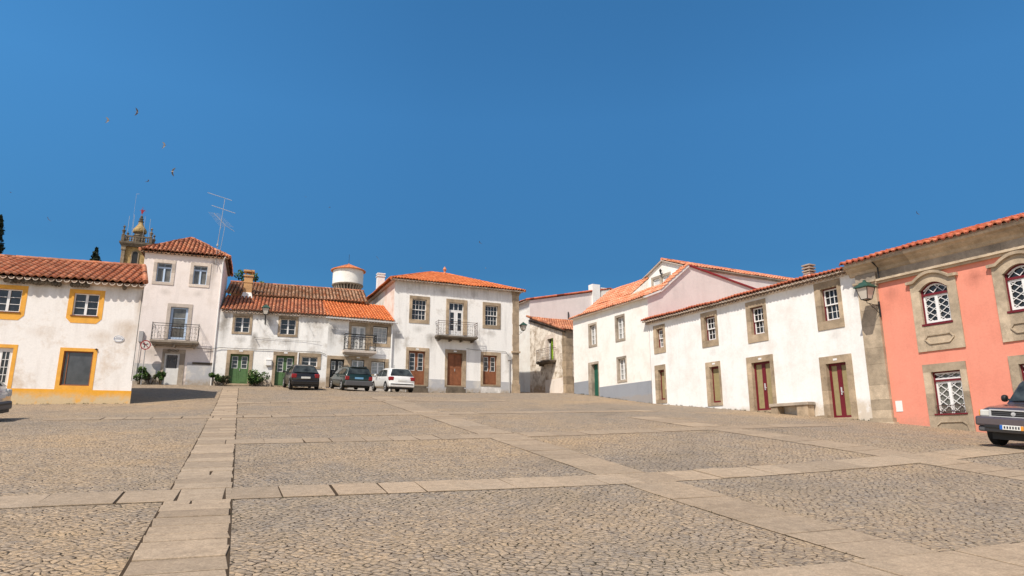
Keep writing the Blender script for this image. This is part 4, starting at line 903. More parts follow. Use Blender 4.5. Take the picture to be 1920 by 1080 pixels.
# ---- coral building
def coral_building():
    H = House('coral_building', 'coral pink building with granite cornice, corner pilaster and lattice windows', *HR.world(13.26, 0, 0)[:2], 152.6, 2.2, 'building')
    s = M['stone_p']; ox = M['oxblood']
    def lattice(mb, x0, x1, z0, z1, y, nx, nz, w=.020, top=None):
        def inside(x, z): return x0-1e-6 <= x <= x1+1e-6 and z0-1e-6 <= z <= (top(x) if top else z1)+1e-6
        dx, dz = (x1-x0)/nx, (z1-z0)/nz
        for k in range(-int(nz)-2, int(nx+nz)+3):
            for sg in (1, -1):
                px, pz = x0+k*dx, (z0 if sg > 0 else z1); best = []
                N = 160
                for i in range(N+1):
                    f = i/N; x = px+f*nz*dx; z = pz+sg*f*nz*dz
                    if inside(x, z): best.append((x, z))
                if len(best) > 2: mb.bar((best[0][0], y, best[0][1]), (best[-1][0], y, best[-1][1]), w, .02)
    for a, open_ in ((2.36, False), (5.15, True)):
        b = a+1.0; zs, za = 7.06, 7.33; c = 5.83; H.holes.append((a, b, c, za)); cx = (a+b)/2; w = .5
        arc = lambda x: zs + (za-zs)*(1-((x-cx)/w)**2)
        N = 12; xs = [a+(b-a)*i/N for i in range(N+1)]
        f = MB()   # window joinery
        f.box(a+.05, a+.11, .10, .15, c+.06, 6.86); f.box(b-.11, b-.05, .10, .15, c+.06, 6.86); f.box(a+.11, b-.11, .10, .15, c+.06, c+.13); f.box(a+.11, b-.11, .10, .15, 6.80, 6.87); f.box(cx-.05, cx+.05, .09, .16, c+.06, 6.86)
        for k, (x0, x1) in enumerate(((a+.11, cx-.05), (cx+.05, b-.11))):
            if open_ and k == 1: continue
            lattice(f, x0, x1, c+.13, 6.80, .125, 1, 3.5)
        top = lambda x: arc(x)-.09
        for xa, xb in zip(xs[1:-1], xs[2:-1]): f.bar((xa, .12, arc(xa)-.075), (xb, .12, arc(xb)-.075), .05, .05)
        lattice(f, a+.08, b-.08, 6.97, 7.30, .125, 2.5, 1, .024, top)
        win = H.put('window', f, M['white'])
        p = MB(); p.face([(a,.17,c),(b,.17,c),(b,.17,za),(a,.17,za)]); H.put('pane', p, M['glass'], win)
        e = MB(); e.box(a, a+.05, .07, .17, c, zs); e.box(b-.05, b, .07, .17, c, zs); e.box(a+.05, b-.05, .06, .17, 6.87, 6.95); e.box(a-.04, b+.04, -.07, .17, c-.05, c+.02)
        for xa, xb in zip(xs, xs[1:]): e.bar((xa, .12, arc(xa)-.025), (xb, .12, arc(xb)-.025), .05, .1)
        H.put('window_frame', e, ox, win)
        g = MB(); l, r = a-.31, b+.31
        g.box(l, a, -.05, .22, 4.88, zs); g.box(b, r, -.05, .22, 4.88, zs); g.box(a, b, -.045, .22, 4.88, c-.06)
        outer = lambda x: 7.42 + .27*max(0, 1-((x-cx)/.62)**2)
        XS = [l+(r-l)*i/18 for i in range(19)]; inner = lambda x: (arc(x) if a <= x <= b else zs)
        for xa, xb in zip(XS, XS[1:]): g.prism([(xa, inner(xa+1e-4)), (xb, inner(xb-1e-4)), (xb, outer(xb)), (xa, outer(xa))], -.052, .22, .5)
        for xa, xb in zip(XS, XS[1:]): g.hexa([(xa,-.15,outer(xa)-.05),(xb,-.15,outer(xb)-.05),(xb,.02,outer(xb)-.05),(xa,.02,outer(xa)-.05)], [(xa,-.17,outer(xa)+.05),(xb,-.17,outer(xb)+.05),(xb,.02,outer(xb)+.06),(xa,.02,outer(xa)+.06)], .6)
        g.box(l-.1, l, -.14, .02, 7.37, 7.47); g.box(r, r+.1, -.14, .02, 7.37, 7.47)
        for (u0, v0), (u1, v1) in (((.12,.45),(.2,.62)),((.2,.62),(.8,.62)),((.8,.62),(.88,.45)),((.12,.45),(.24,.24)),((.24,.24),(.76,.24)),((.76,.24),(.88,.45))):
            P = lambda u, v: (l+.15+(r-l-.3)*u, -.06, 4.95+(c-.2-4.95)*v*1.15); g.bar(P(u0, v0), P(u1, v1), .045, .05)
        H.put('window_surround', g, s, win)
        if open_:
            q = MB(); x1 = b-.06; q.bar((x1,.05,c+.1),(x1,.05,6.8),.05); q.bar((x1-.12,-.28,c+.1),(x1-.12,-.28,6.8),.05); q.bar((x1,.05,c+.1),(x1-.12,-.28,c+.1),.05); q.bar((x1,.05,6.8),(x1-.12,-.28,6.8),.05); H.put('open_casement', q, M['white'], win)
    for a in (2.38, 5.17):
        b = a+1.0; c, d = 2.70, 4.14; cx = (a+b)/2; H.holes.append((a, b, c, d))
        f = MB(); f.box(a+.05, a+.11, .10, .15, c, 3.80); f.box(b-.11, b-.05, .10, .15, c, 3.80); f.box(a+.11, b-.11, .10, .15, 3.73, 3.80); f.box(cx-.05, cx+.05, .09, .16, c, 3.8)
        for x0, x1 in ((a+.11, cx-.05), (cx+.05, b-.11)): lattice(f, x0, x1, c+.05, 3.73, .125, 1, 3.5)
        f.box(a+.05, b-.05, .10, .15, 3.87, 3.92); f.box(a+.05, b-.05, .10, .15, 4.05, 4.1); lattice(f, a+.05, b-.05, 3.90, 4.07, .125, 2.5, 1, .024)
        win = H.put('window', f, M['white']); p = MB(); p.face([(a,.17,c),(b,.17,c),(b,.17,d),(a,.17,d)]); H.put('pane', p, M['glass_mid'], win)
        e = MB(); e.box(a, a+.05, .07, .17, c, d); e.box(b-.05, b, .07, .17, c, d); e.box(a+.05, b-.05, .07, .17, 4.10, d); e.box(a+.05, b-.05, .06, .17, 3.80, 3.87); e.box(a-.05, b+.05, -.08, .17, c-.05, c); H.put('window_frame', e, ox, win)
        H.surround((a, b, c-.05, d), (.27, .2, .28, .9), s, win, .05, .22)
        g = MB()
        for z in (c+.06, c+.27): g.bar((a+.02,-.03,z),(b-.02,-.03,z),.02)
        for i in range(14): x = a+.05+i*.068; g.tube([(x,-.03,c+.02),(x+.03,-.05,c+.1),(x-.02,-.03,c+.19),(x+.01,-.03,c+.28)], .009, 4)
        H.put('window_grille', g, M['rust'], win)
        g = MB()
        for (u0, v0), (u1, v1) in (((.1,.15),(.14,.6)),((.14,.6),(.24,.8)),((.24,.8),(.76,.8)),((.76,.8),(.86,.6)),((.86,.6),(.9,.15))): P = lambda u, v: (a-.2+1.4*u, -.06, 2.0+.52*v); g.bar(P(u0, v0), P(u1, v1), .04, .05)
        H.put('apron_panel', g, s, win)
    H.front(.0, 12, 8.72, 8.72, .2, M['pink'], depth=8, left=[(0,8.72),(5.5,10.3),(8,9.4)], right=[(0,8.72),(5.5,10.3),(8,9.4)])
    m = MB()
    z = 2.62
    for h in (.30, .38, .55, .78, .62, .85, .62, .85): m.box(.03, .80, -.14, .06, z, z+h-.006); z += h
    m.box(-.04, .88, -.22, .06, 2.46, 2.62); m.box(-.12, .96, -.30, .06, 1.6, 2.46); m.box(.0, .83, -.17, .06, z, z+.10)
    H.put('corner_pilaster', m, M['stone_p'])
    m = MB()
    for x0, x1, o in ((-.05, .86, -.08), (.86, 12, 0)):
        m.box(x0, x1, -.10+o, .05, 7.68, 7.76); m.box(x0-.03, x1, -.18+o, .05, 7.76, 7.84)
    H.put('string_course', m, M['stone_p'])
    m = MB(); x = .0; m.box(-.02, .83, -.14, .05, 7.84, 8.14); x = .83
    while x < 12: m.box(x+.003, x+1.1, -.06, .05, 7.84, 8.14); x += 1.103
    H.put('frieze', m, M['stone_grey'])
    m = MB()
    prof = [(-.06, 8.14), (-.10, 8.17), (-.15, 8.27), (-.29, 8.37), (-.33, 8.42), (-.45, 8.48), (-.47, 8.56), (.05, 8.56), (.05, 8.14)]
    x = -.28
    while x < 12:
        m.hexa([(x+.002, y, z) for y, z in prof], [(x+1.25, y, z) for y, z in prof]); x += 1.252
    H.put('cornice', m, M['stone_p'])
    m = MB(); m.box(-.24, 12, -.40, .04, 8.56, 8.66); H.put('eave_bedding', m, M['tile_end'])
    r = MB(); roof_patch(r, (-.35,-.56,8.57), (12,-.56,8.57), (12,5.5,10.45), (-.35,5.5,10.45), .26, .40, .12, .05, 110); r.face([(-.35,5.5,10.45),(12,5.5,10.45),(12,8.5,9.4),(-.35,8.5,9.4)], .4); rf = H.put('roof', r, M['tile_p'])
    m = MB(); m.box(.92, 1.17, -.015, .03, 2.83, 3.22); H.put('meter_cupboard', m, M['white'])
    m = MB(); m.tube([(.98,-.44,8.46),(.98,-.16,8.30),(.98,-.13,7.86)], .03, 6); H.put('downpipe', m, M['iron'])
    return H
HP = coral_building()

# ------------------------------------------------------------------ wall lanterns
rotH = lambda H: R_(90-H.az)
lantern('wall_lantern', 'big green capped lantern on the granite pilaster beside the coral wall', HP.world(.83, -.10, 6.70), rotH(HP), .72, 0, 1.0)
lantern('wall_lantern', 'lantern hung above the long house front between its two upper windows', HL.world(2.53, -.02, 9.55), rotH(HL), .5, 0, .9)
lantern('wall_lantern', 'lantern on the stone corner of the central house beside the alley', HC.world(9.63, .12, 9.85), rotH(HC)+R_(90), .40, 0, .85)

# ------------------------------------------------------------------ church tower, water tower
def church():
    e = thing('church_tower', 'granite church bell tower with golden onion dome behind the tall house', 'church tower', (-53.15, 92, 8), R_(22))
    z = lambda v: v-8; w = 1.7
    m = MB(); m.box(-w+.35, w-.35, -w+.35, w-.35, 0, z(28.6)); obj('tower_wall', m, M['gold'], e)
    for sx in (-1, 1):
        for sy in (-1, 1):
            m = MB(); k = 0; X = lambda d, o: (sx*w-d, sx*w+o) if sx > 0 else (-w-o, -w+d); Y = lambda d, o: (sy*w-d, sy*w+o) if sy > 0 else (-w-o, -w+d)
            while k < 20: m.box(*X(.42, 0), *Y(.42, 0), k, k+1.0); k += 1
            m.box(*X(.5, .08), *Y(.5, .08), 20, z(28.6)); obj('corner_pilaster', m, M['stone_tower'], e)
    for k in range(4):
        a = k*math.pi/2; ca, sa = math.cos(a), math.sin(a); m = MB()
        pts = [(-.42, z(25.2)), (.42, z(25.2))] + [(.42*math.cos(t*math.pi/8), z(27.6)+.42*math.sin(t*math.pi/8)) for t in range(9)]
        P = [(x*ca-(-w+.31)*sa*-1*-1, 0, zz) for x, zz in pts]
        y0 = -w+.32
        m.face([(x*ca - y0*sa, x*sa + y0*ca, zz) for x, zz in pts]); bell = obj('belfry_opening', m, M['blackwood'], e)
        m = MB(); q = [(-.42, z(25.2))] + [(-.42*math.cos(t*math.pi/8), z(27.6)+.42*math.sin(t*math.pi/8)) for t in range(9)] + [(.42, z(25.2))]
        m.tube([(x*ca - (y0-.02)*sa, x*sa + (y0-.02)*ca, zz) for x, zz in q], .09, 5); obj('arch_moulding', m, M['stone_tower'], bell)
    m = MB()
    for d, za, zb in ((.1, 28.55, 28.75), (.22, 28.75, 28.92), (.36, 28.92, 29.15)): m.box(-w-d, w+d, -w-d, w+d, z(za), z(zb))
    m.box(-w-.05, w+.05, -w-.05, w+.05, z(29.15), z(29.3)); obj('cornice', m, M['stone_dark'], e)
    m = MB()
    for k in range(4):
        a = k*math.pi/2
        for i in range(9):
            x = -w+.38+i*(2*w-.76)/8; y = -w; m.lathe([(.09, z(29.3)), (.05, z(29.4)), (.12, z(29.55)), (.05, z(29.85)), (.08, z(29.95))], (x*math.cos(a)-y*math.sin(a), x*math.sin(a)+y*math.cos(a), 0), 7)
        p, q = (-w, -w), (w, -w); r2 = lambda p: (p[0]*math.cos(a)-p[1]*math.sin(a), p[0]*math.sin(a)+p[1]*math.cos(a)); P, Q = r2(p), r2(q)
        m.bar((*P, z(30.02)), (*Q, z(30.02)), .2, .16)
    obj('balustrade', m, M['stone_dark'], e)
    for sx in (-1, 1):
        for sy in (-1, 1):
            m = MB(); m.box(sx*w-.2, sx*w+.2, sy*w-.2, sy*w+.2, z(29.2), z(30.15)); m.lathe([(.24, z(30.15)), (.12, z(30.3)), (.2, z(30.6)), (.26, z(30.75)), (.1, z(30.9)), (.07, z(31.15)), (.2, z(31.3)), (.06, z(31.45)), (.02, z(31.6))], (sx*w, sy*w, 0), 10); obj('pinnacle', m, M['stone_dark'], e)
    m = MB(); m.lathe([(.78, z(29.3)), (.78, z(30.5)), (.86, z(30.55)), (.66, z(30.7)), (.62, z(31.0)), (.86, z(31.08))], (0,0,0), 8); obj('dome_drum', m, M['stone_tower'], e)
    m = MB(); m.lathe([(.86, z(31.08)), (.92, z(31.25)), (.86, z(31.5)), (.64, z(31.85)), (.42, z(32.15)), (.3, z(32.5)), (.28, z(32.7))], (0,0,0), 16); dm = obj('onion_dome', m, M['gold'], e, smooth=40)
    m = MB(); m.lathe([(.35, z(32.7)), (.38, z(32.8)), (.2, z(32.9)), (.28, z(33.1)), (.3, z(33.2)), (.14, z(33.3)), (.2, z(33.5)), (.12, z(33.62)), (.03, z(33.75))], (0,0,0), 12); obj('spire_finial', m, M['stone_dark'], e)
    m = MB(); m.tube([(0,0,z(33.7)),(0,0,z(35.0))], .03, 5); m.bar((-.35,0,z(34.45)),(.45,0,z(34.45)),.05); m.prism([(-.12,z(34.0)),(.05,z(33.95)),(.18,z(34.3)),(.28,z(34.62)),(.05,z(34.5)),(-.15,z(34.66)),(-.16,z(34.3))], -.03, .03); obj('weather_vane', m, M['signred'], e)
    m = MB()
    for x, y, za, zb in ((-1.35,-1.2,30,33.1), (-.7,-1.45,30,33.3), (.65,-1.45,30,33.2), (1.3,-1.1,30,33.0)): m.tube([(x,y,z(za)),(x,y,z(zb))], .024, 5)
    m.tube([(-.9,-.9,z(30)),(-.9,-.9,z(36.6))], .014, 5); m.bar((-.9,-.9,z(36.55)),(-.55,-.9,z(36.6)),.03); obj('aerial_rods', m, M['zinc'], e)
church()
def water_tower():
    e = thing('water_tower', 'round white water tower with conical orange tile roof above the mossy roofs', 'water tower', (-28.05, 112, 8))
    z = lambda v: v-8; R = 2.55
    m = MB(); m.lathe([(1.7, 0), (1.7, z(27.0)), (1.75, z(27.05))], (0,0,0), 32); obj('shaft', m, M['white_new'], e, smooth=40)
    m = MB()
    for k in range(28):
        a = 2*math.pi*k/28; ca, sa = math.cos(a), math.sin(a)
        P = lambda r, zz, o: (r*ca-o*sa, r*sa+o*ca, zz)
        m.hexa([P(1.6,z(26.4),-.11),P(1.6,z(26.4),.11),P(1.6,z(28.0),.11),P(1.6,z(28.0),-.11)], [P(1.8,z(26.5),-.11),P(1.8,z(26.5),.11),P(2.5,z(27.95),.11),P(2.5,z(27.95),-.11)])
    m.lathe([(2.55, z(27.9)), (2.62, z(28.02)), (2.62, z(28.15)), (2.5, z(28.2))], (0,0,0), 32); obj('corbels', m, M['stone_grey'], e)
    m = MB(); m.lathe([(R, z(28.15)), (R, z(30.62))], (0,0,0), 40); obj('tank', m, M['cream'], e, smooth=40)
    m = MB(); m.lathe([(R+.38, z(30.55)), (R+.38, z(30.66)), (.1, z(31.85)), (.05, z(32.0))], (0,0,0), 24); rf = obj('roof', m, M['tile_orange'], e)
    m = MB()
    for k in range(24): a = 2*math.pi*k/24; m.tube([((R+.38)*math.cos(a),(R+.38)*math.sin(a),z(30.66)),(.1*math.cos(a),.1*math.sin(a),z(31.86))], .05, 5)
    obj('tile_ribs', m, M['tile_mid'], rf); m = MB(); m.tube([(0,0,z(31.9)),(0,0,z(33.6))], .03, 5); obj('lightning_rod', m, M['iron'], rf)
water_tower()

# ------------------------------------------------------------------ plants
def leaves(mb, c, rad, n, size, r, shell=.5, flat=1):
    for _ in range(n):
        while True:
            p = Vector((r.uniform(-1,1), r.uniform(-1,1), r.uniform(-1,1)))
            if shell <= p.length <= 1: break
        q = Vector((c[0]+p.x*rad[0], c[1]+p.y*rad[1], c[2]+p.z*rad[2])); a = Vector((r.gauss(0,1), r.gauss(0,1), r.gauss(0,1))).normalized(); b = a.orthogonal().normalized(); s_ = size*r.uniform(.6, 1.3)
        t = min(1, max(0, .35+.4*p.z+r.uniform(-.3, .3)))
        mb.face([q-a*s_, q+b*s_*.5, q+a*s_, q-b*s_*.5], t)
def bush(label, x, y, w, h, mat='leaf', n=520, size=.075, seed=1, group='shrubs along the house fronts'):
    r = random.Random(seed); z = gz(x, y); e = thing('shrub', label, 'shrub', (x, y, z), 0, group); mb = MB(); st = MB()
    for k in range(7):
        cx, cy, cz = r.uniform(-.55, .55)*w, r.uniform(-.25, .25)*w, h*r.uniform(.3, .8); rr = w*r.uniform(.22, .38)
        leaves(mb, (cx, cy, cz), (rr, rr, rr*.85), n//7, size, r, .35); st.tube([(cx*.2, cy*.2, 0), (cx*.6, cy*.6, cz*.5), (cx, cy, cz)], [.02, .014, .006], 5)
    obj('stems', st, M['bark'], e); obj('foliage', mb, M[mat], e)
def at(H, x, y): p = H.world(x, y, 0); return p[0], p[1]
bush('leafy shrub against the left foot of the long house by its first door', *at(HL, .05, -.45), .62, 1.0, 'leaf', 620, .07, 2)
bush('greyish drying shrub just left of the first green door', *at(HL, .52, -.7), .5, .75, 'leaf_dry', 420, .06, 3)
bush('broad glossy shrub between the two green doors', *at(HL, 2.35, -.5), 1.0, 1.05, 'leaf', 900, .075, 4)
bush('dark climbing shrub behind the road sign at the tall house', *at(HT, .1, -.35), .7, 1.25, 'leaf', 620, .07, 5)
bush('withered shrub at the foot of the tall house wall beside the sign', *at(HT, .75, -.3), .5, .8, 'leaf_dry', 380, .06, 6)
bush('small upright shrub left of the grilled white door', *at(HT, 1.28, -.4), .42, 1.15, 'leaf', 420, .07, 7)
def cypress(label, x, y, ztop, h, w, seed):
    r = random.Random(seed); z0 = gz(x, y); e = thing('cypress_tree', label, 'tree', (x, y, z0)); m = MB(); m.tube([(0,0,0),(0,0,ztop-z0-.6)], [.25, .05], 7); obj('trunk', m, M['bark'], e); m = MB(); H_ = ztop-z0
    n = int(h/.35)
    for i in range(n):
        f = i/n; zz = H_-h*f-.2; rr = w*(.12+.88*min(1, f*1.6)**.7)
        for k in range(4): a = r.uniform(0, 6.28); d = rr*r.uniform(.2, .75); leaves(m, (math.cos(a)*d, math.sin(a)*d, zz), (rr*.42, rr*.42, .5), 42, .14, r, .2)
    obj('crown', m, M['leaf_dark'], e)
cypress('tall dark cypress cut by the left edge of the photo', -47.85, 60, 22.4, 7, .95, 11); cypress('short dark cypress tip rising behind the yellow trimmed house roof', -38.45, 60, 19.2, 5, 1.0, 12)
def leafy_tree():
    x, y = -23.75, 60; z0 = gz(x, y); r = random.Random(21); e = thing('leafy_tree', 'bright green tree crown showing behind the ochre chimney', 'tree', (x, y, z0)); m = MB(); m.tube([(0,0,0),(.1,0,4),(0,.1,8)], [.3,.22,.1], 8)
    for k in range(6): a = k; m.tube([(0,.1,6.5),(math.cos(a)*.9,math.sin(a)*.9,8.4)], [.08,.03], 5)
    obj('trunk', m, M['bark'], e); m = MB()
    for k in range(26):
        a = r.uniform(0, 6.28); d = r.uniform(0, 1.25); zz = 17.55-z0-1.35+r.uniform(-1.6, .9)-d*.30; leaves(m, (math.cos(a)*d*1.15, math.sin(a)*d, zz), (.5,.5,.42), 90, .13, r, .3)
    obj('crown', m, M['leaf_tree'], e)
leafy_tree()

def weeds():
    r = random.Random(5); mb = MB()
    def tuft(x, y, s_):
        z = gz(x, y)
        for k in range(r.randint(4, 8)):
            a = r.uniform(0, 6.28); d = r.uniform(.3, 1)*s_; w_ = s_*.14; px, py = x+r.gauss(0, s_*.4), y+r.gauss(0, s_*.4)
            mb.face([(px-w_*math.sin(a), py+w_*math.cos(a), z), (px+w_*math.sin(a), py-w_*math.cos(a), z), (px+d*math.cos(a), py+d*math.sin(a), z+s_*r.uniform(.4, 1.0))], r.uniform(0, .8))
    for c, n, a1 in ((-.81, 70, 40), (.07, 90, 40), (6.41, 60, 24), (7.51, 60, 24), (13.8, 26, 20)):
        for k in range(n): tuft(*ac(5+(a1-5)*r.random()**1.6, c+r.gauss(0, .012)), r.uniform(.012, .035))
    for a in (5.71, 10.64, 11.61, 17.49, 18.41):
        for k in range(38): tuft(*ac(a+r.gauss(0, .012), r.uniform(-4, 15)), r.uniform(.012, .032))
    for k in range(420): tuft(*ac(5+14*r.random()**1.3, r.uniform(-9, 13)), r.uniform(.008, .022))
    for H, L in ((HY, 9), (HC, 9.5), (HR, 13.3), (HQ, 8), (HL, 6.5)):
        for k in range(60): p = H.world(L*r.random(), -.04-.06*r.random(), 0); tuft(p[0], p[1], r.uniform(.03, .10))
    obj('weeds', mb, M['leaf_dry'], kind='stuff', label='tiny weeds and moss tufts growing in the paving joints')
weeds()

# ------------------------------------------------------------------ street furniture
def road_sign():
    p = HT.world(.30, -.62, 0); z = gz(p[0], p[1]); e = thing('road_sign', 'round no left turn sign on a thin grey pole before the tall house', 'road sign', (p[0], p[1], z), R_(14)); zc = 7.5-z
    m = MB(); m.tube([(0,0.03,0),(0,0.03,zc+.2)], .03, 8); obj('pole', m, M['zinc'], e)
    m = MB(); m.lathe([(.0,-.012),(.285,-.012),(.285,.012),(.0,.012)], (0,0,zc), 32, 'y'); d = obj('sign_disc', m, M['signwhite'], e)
    m = MB(); 
    for k in range(32):
        a, b = 2*math.pi*k/32, 2*math.pi*(k+1)/32
        m.face([(.235*math.cos(a),-.016,zc+.235*math.sin(a)),(.235*math.cos(b),-.016,zc+.235*math.sin(b)),(.29*math.cos(b),-.016,zc+.29*math.sin(b)),(.29*math.cos(a),-.016,zc+.29*math.sin(a))])
    m.bar((-.15,-.020,zc+.17),(.17,-.020,zc-.16),.04,.006); obj('red_ring_and_slash', m, M['signred'], d)
    m = MB(); m.bar((-.07,-.0175,zc-.16),(-.03,-.0175,zc+.02),.055,.006); m.bar((-.03,-.0177,zc+.02),(.14,-.0177,zc+.07),.055,.006); m.prism([(-.2,zc+.06),(-.05,zc+.16),(-.04,zc-.02)], -.021, -.016); obj('black_arrow', m, M['ink'], d)
road_sign()
def bench():
    e = House('stone_bench', 'granite slab bench against the whitewashed wall between the red doors', HR.ox, HR.oy, HR.az, 0, 'bench')
    e.e.location = HR.world(9.7, -.25, 2.85); e.z0 = 0
    m = MB(); m.box(-1.02, 1.02, -.25, .22, .40, .53); obj('seat', m, M['stone_grey'], e.e, bevel=.015)
    for x0, x1 in ((-.98, -.62), (.40, .95)): m = MB(); m.box(x0, x1, -.2, .2, -.35, .40); obj('leg', m, M['stone'], e.e, bevel=.012)
bench()
def antenna():
    p = HT.world(3.63, -.12, 12.7); e = thing('tv_antenna', 'tall roof mast with three television aerials on the tall house', 'antenna', p, rotH(HT)); zz = lambda v: v-12.7
    m = MB(); m.tube([(0,0,0),(.02,0,zz(14.3)),(.1,0,zz(16.0)),(.18,0,zz(17.45))], .016, 6); m.tube([(.0,.1,zz(13.0)),(0,0,zz(13.2))], .02, 5); m.tube([(0,0,zz(13.3)),(.42,.1,zz(12.4))], .012, 4); m.tube([(.0,0,zz(14.3)),(.08,-.03,zz(15.4)),(.35,-.03,zz(15.6)),(.22,-.02,zz(14.0)),(.1,0,zz(13.7))], .012, 4); m.lathe([(.03,0),(.06,.03),(.06,.14),(.03,.17)], (.02,-.05,zz(14.15)), 8); obj('mast', m, M['zinc'], e)
    def yagi(name, a, b, n, half, mat=M['zinc'], tilt=(0,0,0)):
        m = MB(); a, b = Vector(a), Vector(b); m.tube([a, b], .016, 5)
        for i in range(n):
            q = a.lerp(b, (i+.3)/n); h = half*(1-.3*i/n); d = Vector((.45, -.85, -.06)).normalized()*h; m.tube([q-d, q+d], .006, 4)
        obj(name, m, mat, e)
    yagi('upper_aerial', (-.95,.6,zz(17.95)), (.62,-.1,zz(17.35)), 12, .09); yagi('middle_aerial', (.92,-.4,zz(16.40)), (-.6,.3,zz(17.0)), 10, .10)
    m = MB(); a, b = Vector((-.40,.1,zz(16.42))), Vector((.40,0,zz(15.6))); m.tube([a, b], .013, 5)
    for i in range(10): q = a.lerp(b, i/9); d = Vector((.36+.012*i, -.1, -.05)); m.tube([q-d, q+d], .006, 4)
    m.tube([(.40,0,zz(15.6)),(.95,0,zz(15.28))], .012, 4); obj('lower_aerial', m, M['zinc'], e)
antenna()
def cable(label, pts, r=.016): 
    mb = MB(); o = Vector(pts[0]); mb.tube([Vector(p)-o for p in pts], r, 5); obj('wall_cable', mb, M['cable'], label=label, cat='cable', loc=o)
cable('cable strung along the long house front above its green doors', [HT.world(.4,-.3,7.55), HT.world(3.9,-.08,7.5), HL.world(.0,-.08,7.62), HL.world(.9,-.06,7.60), HL.world(2.7,-.06,7.61), HL.world(4.6,-.06,7.58), HL.world(6.1,-.07,7.58), HL.world(6.45,-.07,7.45)])
cable('thin upper cable across the long house between its window sills and peg', [HL.world(1.95,-.06,8.36), HL.world(3.5,-.05,8.30), HL.world(5.0,-.05,8.28), HL.world(6.05,-.12,8.26)], .008)

# ------------------------------------------------------------------ birds
def bird(label, loc, span, heading, bank, belly=False, flap=.15):
    mb = MB(); L = span*.42
    prof = [(-.5,.004),(-.35,.02),(-.1,.055),(.15,.06),(.35,.045),(.45,.03),(.5,.008)]
    mb.loft([[(x*L, r*L*1.2*math.cos(2*math.pi*k/8), r*L*1.2*math.sin(2*math.pi*k/8)) for k in range(8)] for x, r in prof])
    s = span/2
    for sg in (1, -1):
        mb.face([(.2*L,0,0),(.28*L,sg*s*.35,s*flap*.6),(-.05*L,sg*s*.75,s*flap),(-.5*L,sg*s,s*flap*.8),(-.3*L,sg*s*.6,s*flap),(-.12*L,sg*s*.3,s*flap*.5),(-.15*L,0,0)])
        mb.face([(-.35*L,0,0),(-.75*L,sg*L*.16,0),(-.45*L,sg*.03*L,0)])
    o = obj('swallow', mb, M['bird'], label=label, cat='bird', group='swallows over the square', loc=loc)
    if belly:
        m = MB(); m.loft([[(x*L*.8, r*L*1.15*math.cos(2*math.pi*k/8), r*L*1.15*math.sin(2*math.pi*k/8)-.03*L) for k in range(8)] for x, r in prof]); obj('pale_belly', m, M['birdbelly'], o)
    o.rotation_euler = (bank, R_(-8), heading)
for a in (
 ('swallow with pale belly, leftmost of the upper four near the left', (-19.59,30,16.95), .46, R_(20), R_(65), True), ('highest swallow of all, banking, near the upper left', (-18.23,30,17.4), .42, R_(40), R_(-50), True),
 ('swallow in side view above the church tower, third from the top', (-16.7,30,15.64), .46, R_(10), R_(70), False), ('pale bellied swallow lowest of the four large ones on the left', (-16.14,30,14.3), .44, R_(200), R_(65), True),
 ('tiny swallow just above the tip of the church aerial', (-17.27,30,13.81), .28, R_(60), R_(-15), False), ('small dark swallow high over the yellow trimmed house', (-21.68,30,11.92), .28, R_(150), R_(40), False),
 ('faint tiny swallow near the left edge of the sky', (-23.67,30,13.25), .2, R_(30), R_(10), False), ('tiny swallow high above the central house roof', (-1.88,38,13.21), .3, R_(140), R_(25), False),
 ('small dark swallow beside the slim chimney left of the central house', (-7.85,38,12.27), .3, R_(80), R_(50), False), ('lone tiny swallow above the coral building at right', (24.06,38,15.03), .3, R_(100), R_(45), False),
 ('tiny swallow in mid sky above the water tower', (-10.85,38,15.4), .26, R_(30), R_(5), False), ('faint swallow in mid sky, upper left of the water tower one', (-12.33,38,16.07), .22, R_(80), R_(20), False),
 ('tiny swallow just above the central house chimney', (-5.28,38,11.66), .26, R_(50), R_(20), False), ('tiny swallow over the right slope of the central roof', (-1.52,38,11.66), .22, R_(10), R_(30), False)): bird(*a)

# ------------------------------------------------------------------ vehicles
def interp(tab, x):
    for (x0, *a), (x1, *b) in zip(tab, tab[1:]):
        if x0 <= x <= x1:
            f = (x-x0)/(x1-x0); f = f*f*(3-2*f)*.5+f*.5; return [p+(q-p)*f for p, q in zip(a, b)]
    return list(tab[-1][1:])
def wheel(e, x, y, r, w, side, mat_rim):
    m = MB(); y0 = y; prof = [(r*.62, -w/2), (r*.9, -w/2), (r, -w/2+.03), (r, w/2-.03), (r*.9, w/2), (r*.62, w/2)]; m.lathe(prof, (x, y, r), 24, 'y'); t = obj('wheel', m, M['rubber'], e, smooth=40)
    m = MB(); yo = y+side*(w/2-.01); m.lathe([(r*.64, 0), (r*.64, side*.012), (r*.56, side*.016), (r*.54, -side*.02)], (x, yo, r), 20, 'y'); m.lathe([(.02, side*.02), (r*.17, side*.014), (r*.18, -side*.01)], (x, yo, r), 12, 'y')
    for k in range(6): a = k*math.pi/3; m.bar((x+.1*r*math.cos(a), yo, r+.1*r*math.sin(a)), (x+.6*r*math.cos(a), yo, r+.6*r*math.sin(a)), r*.2, .02)
    obj('rim', m, mat_rim, t)
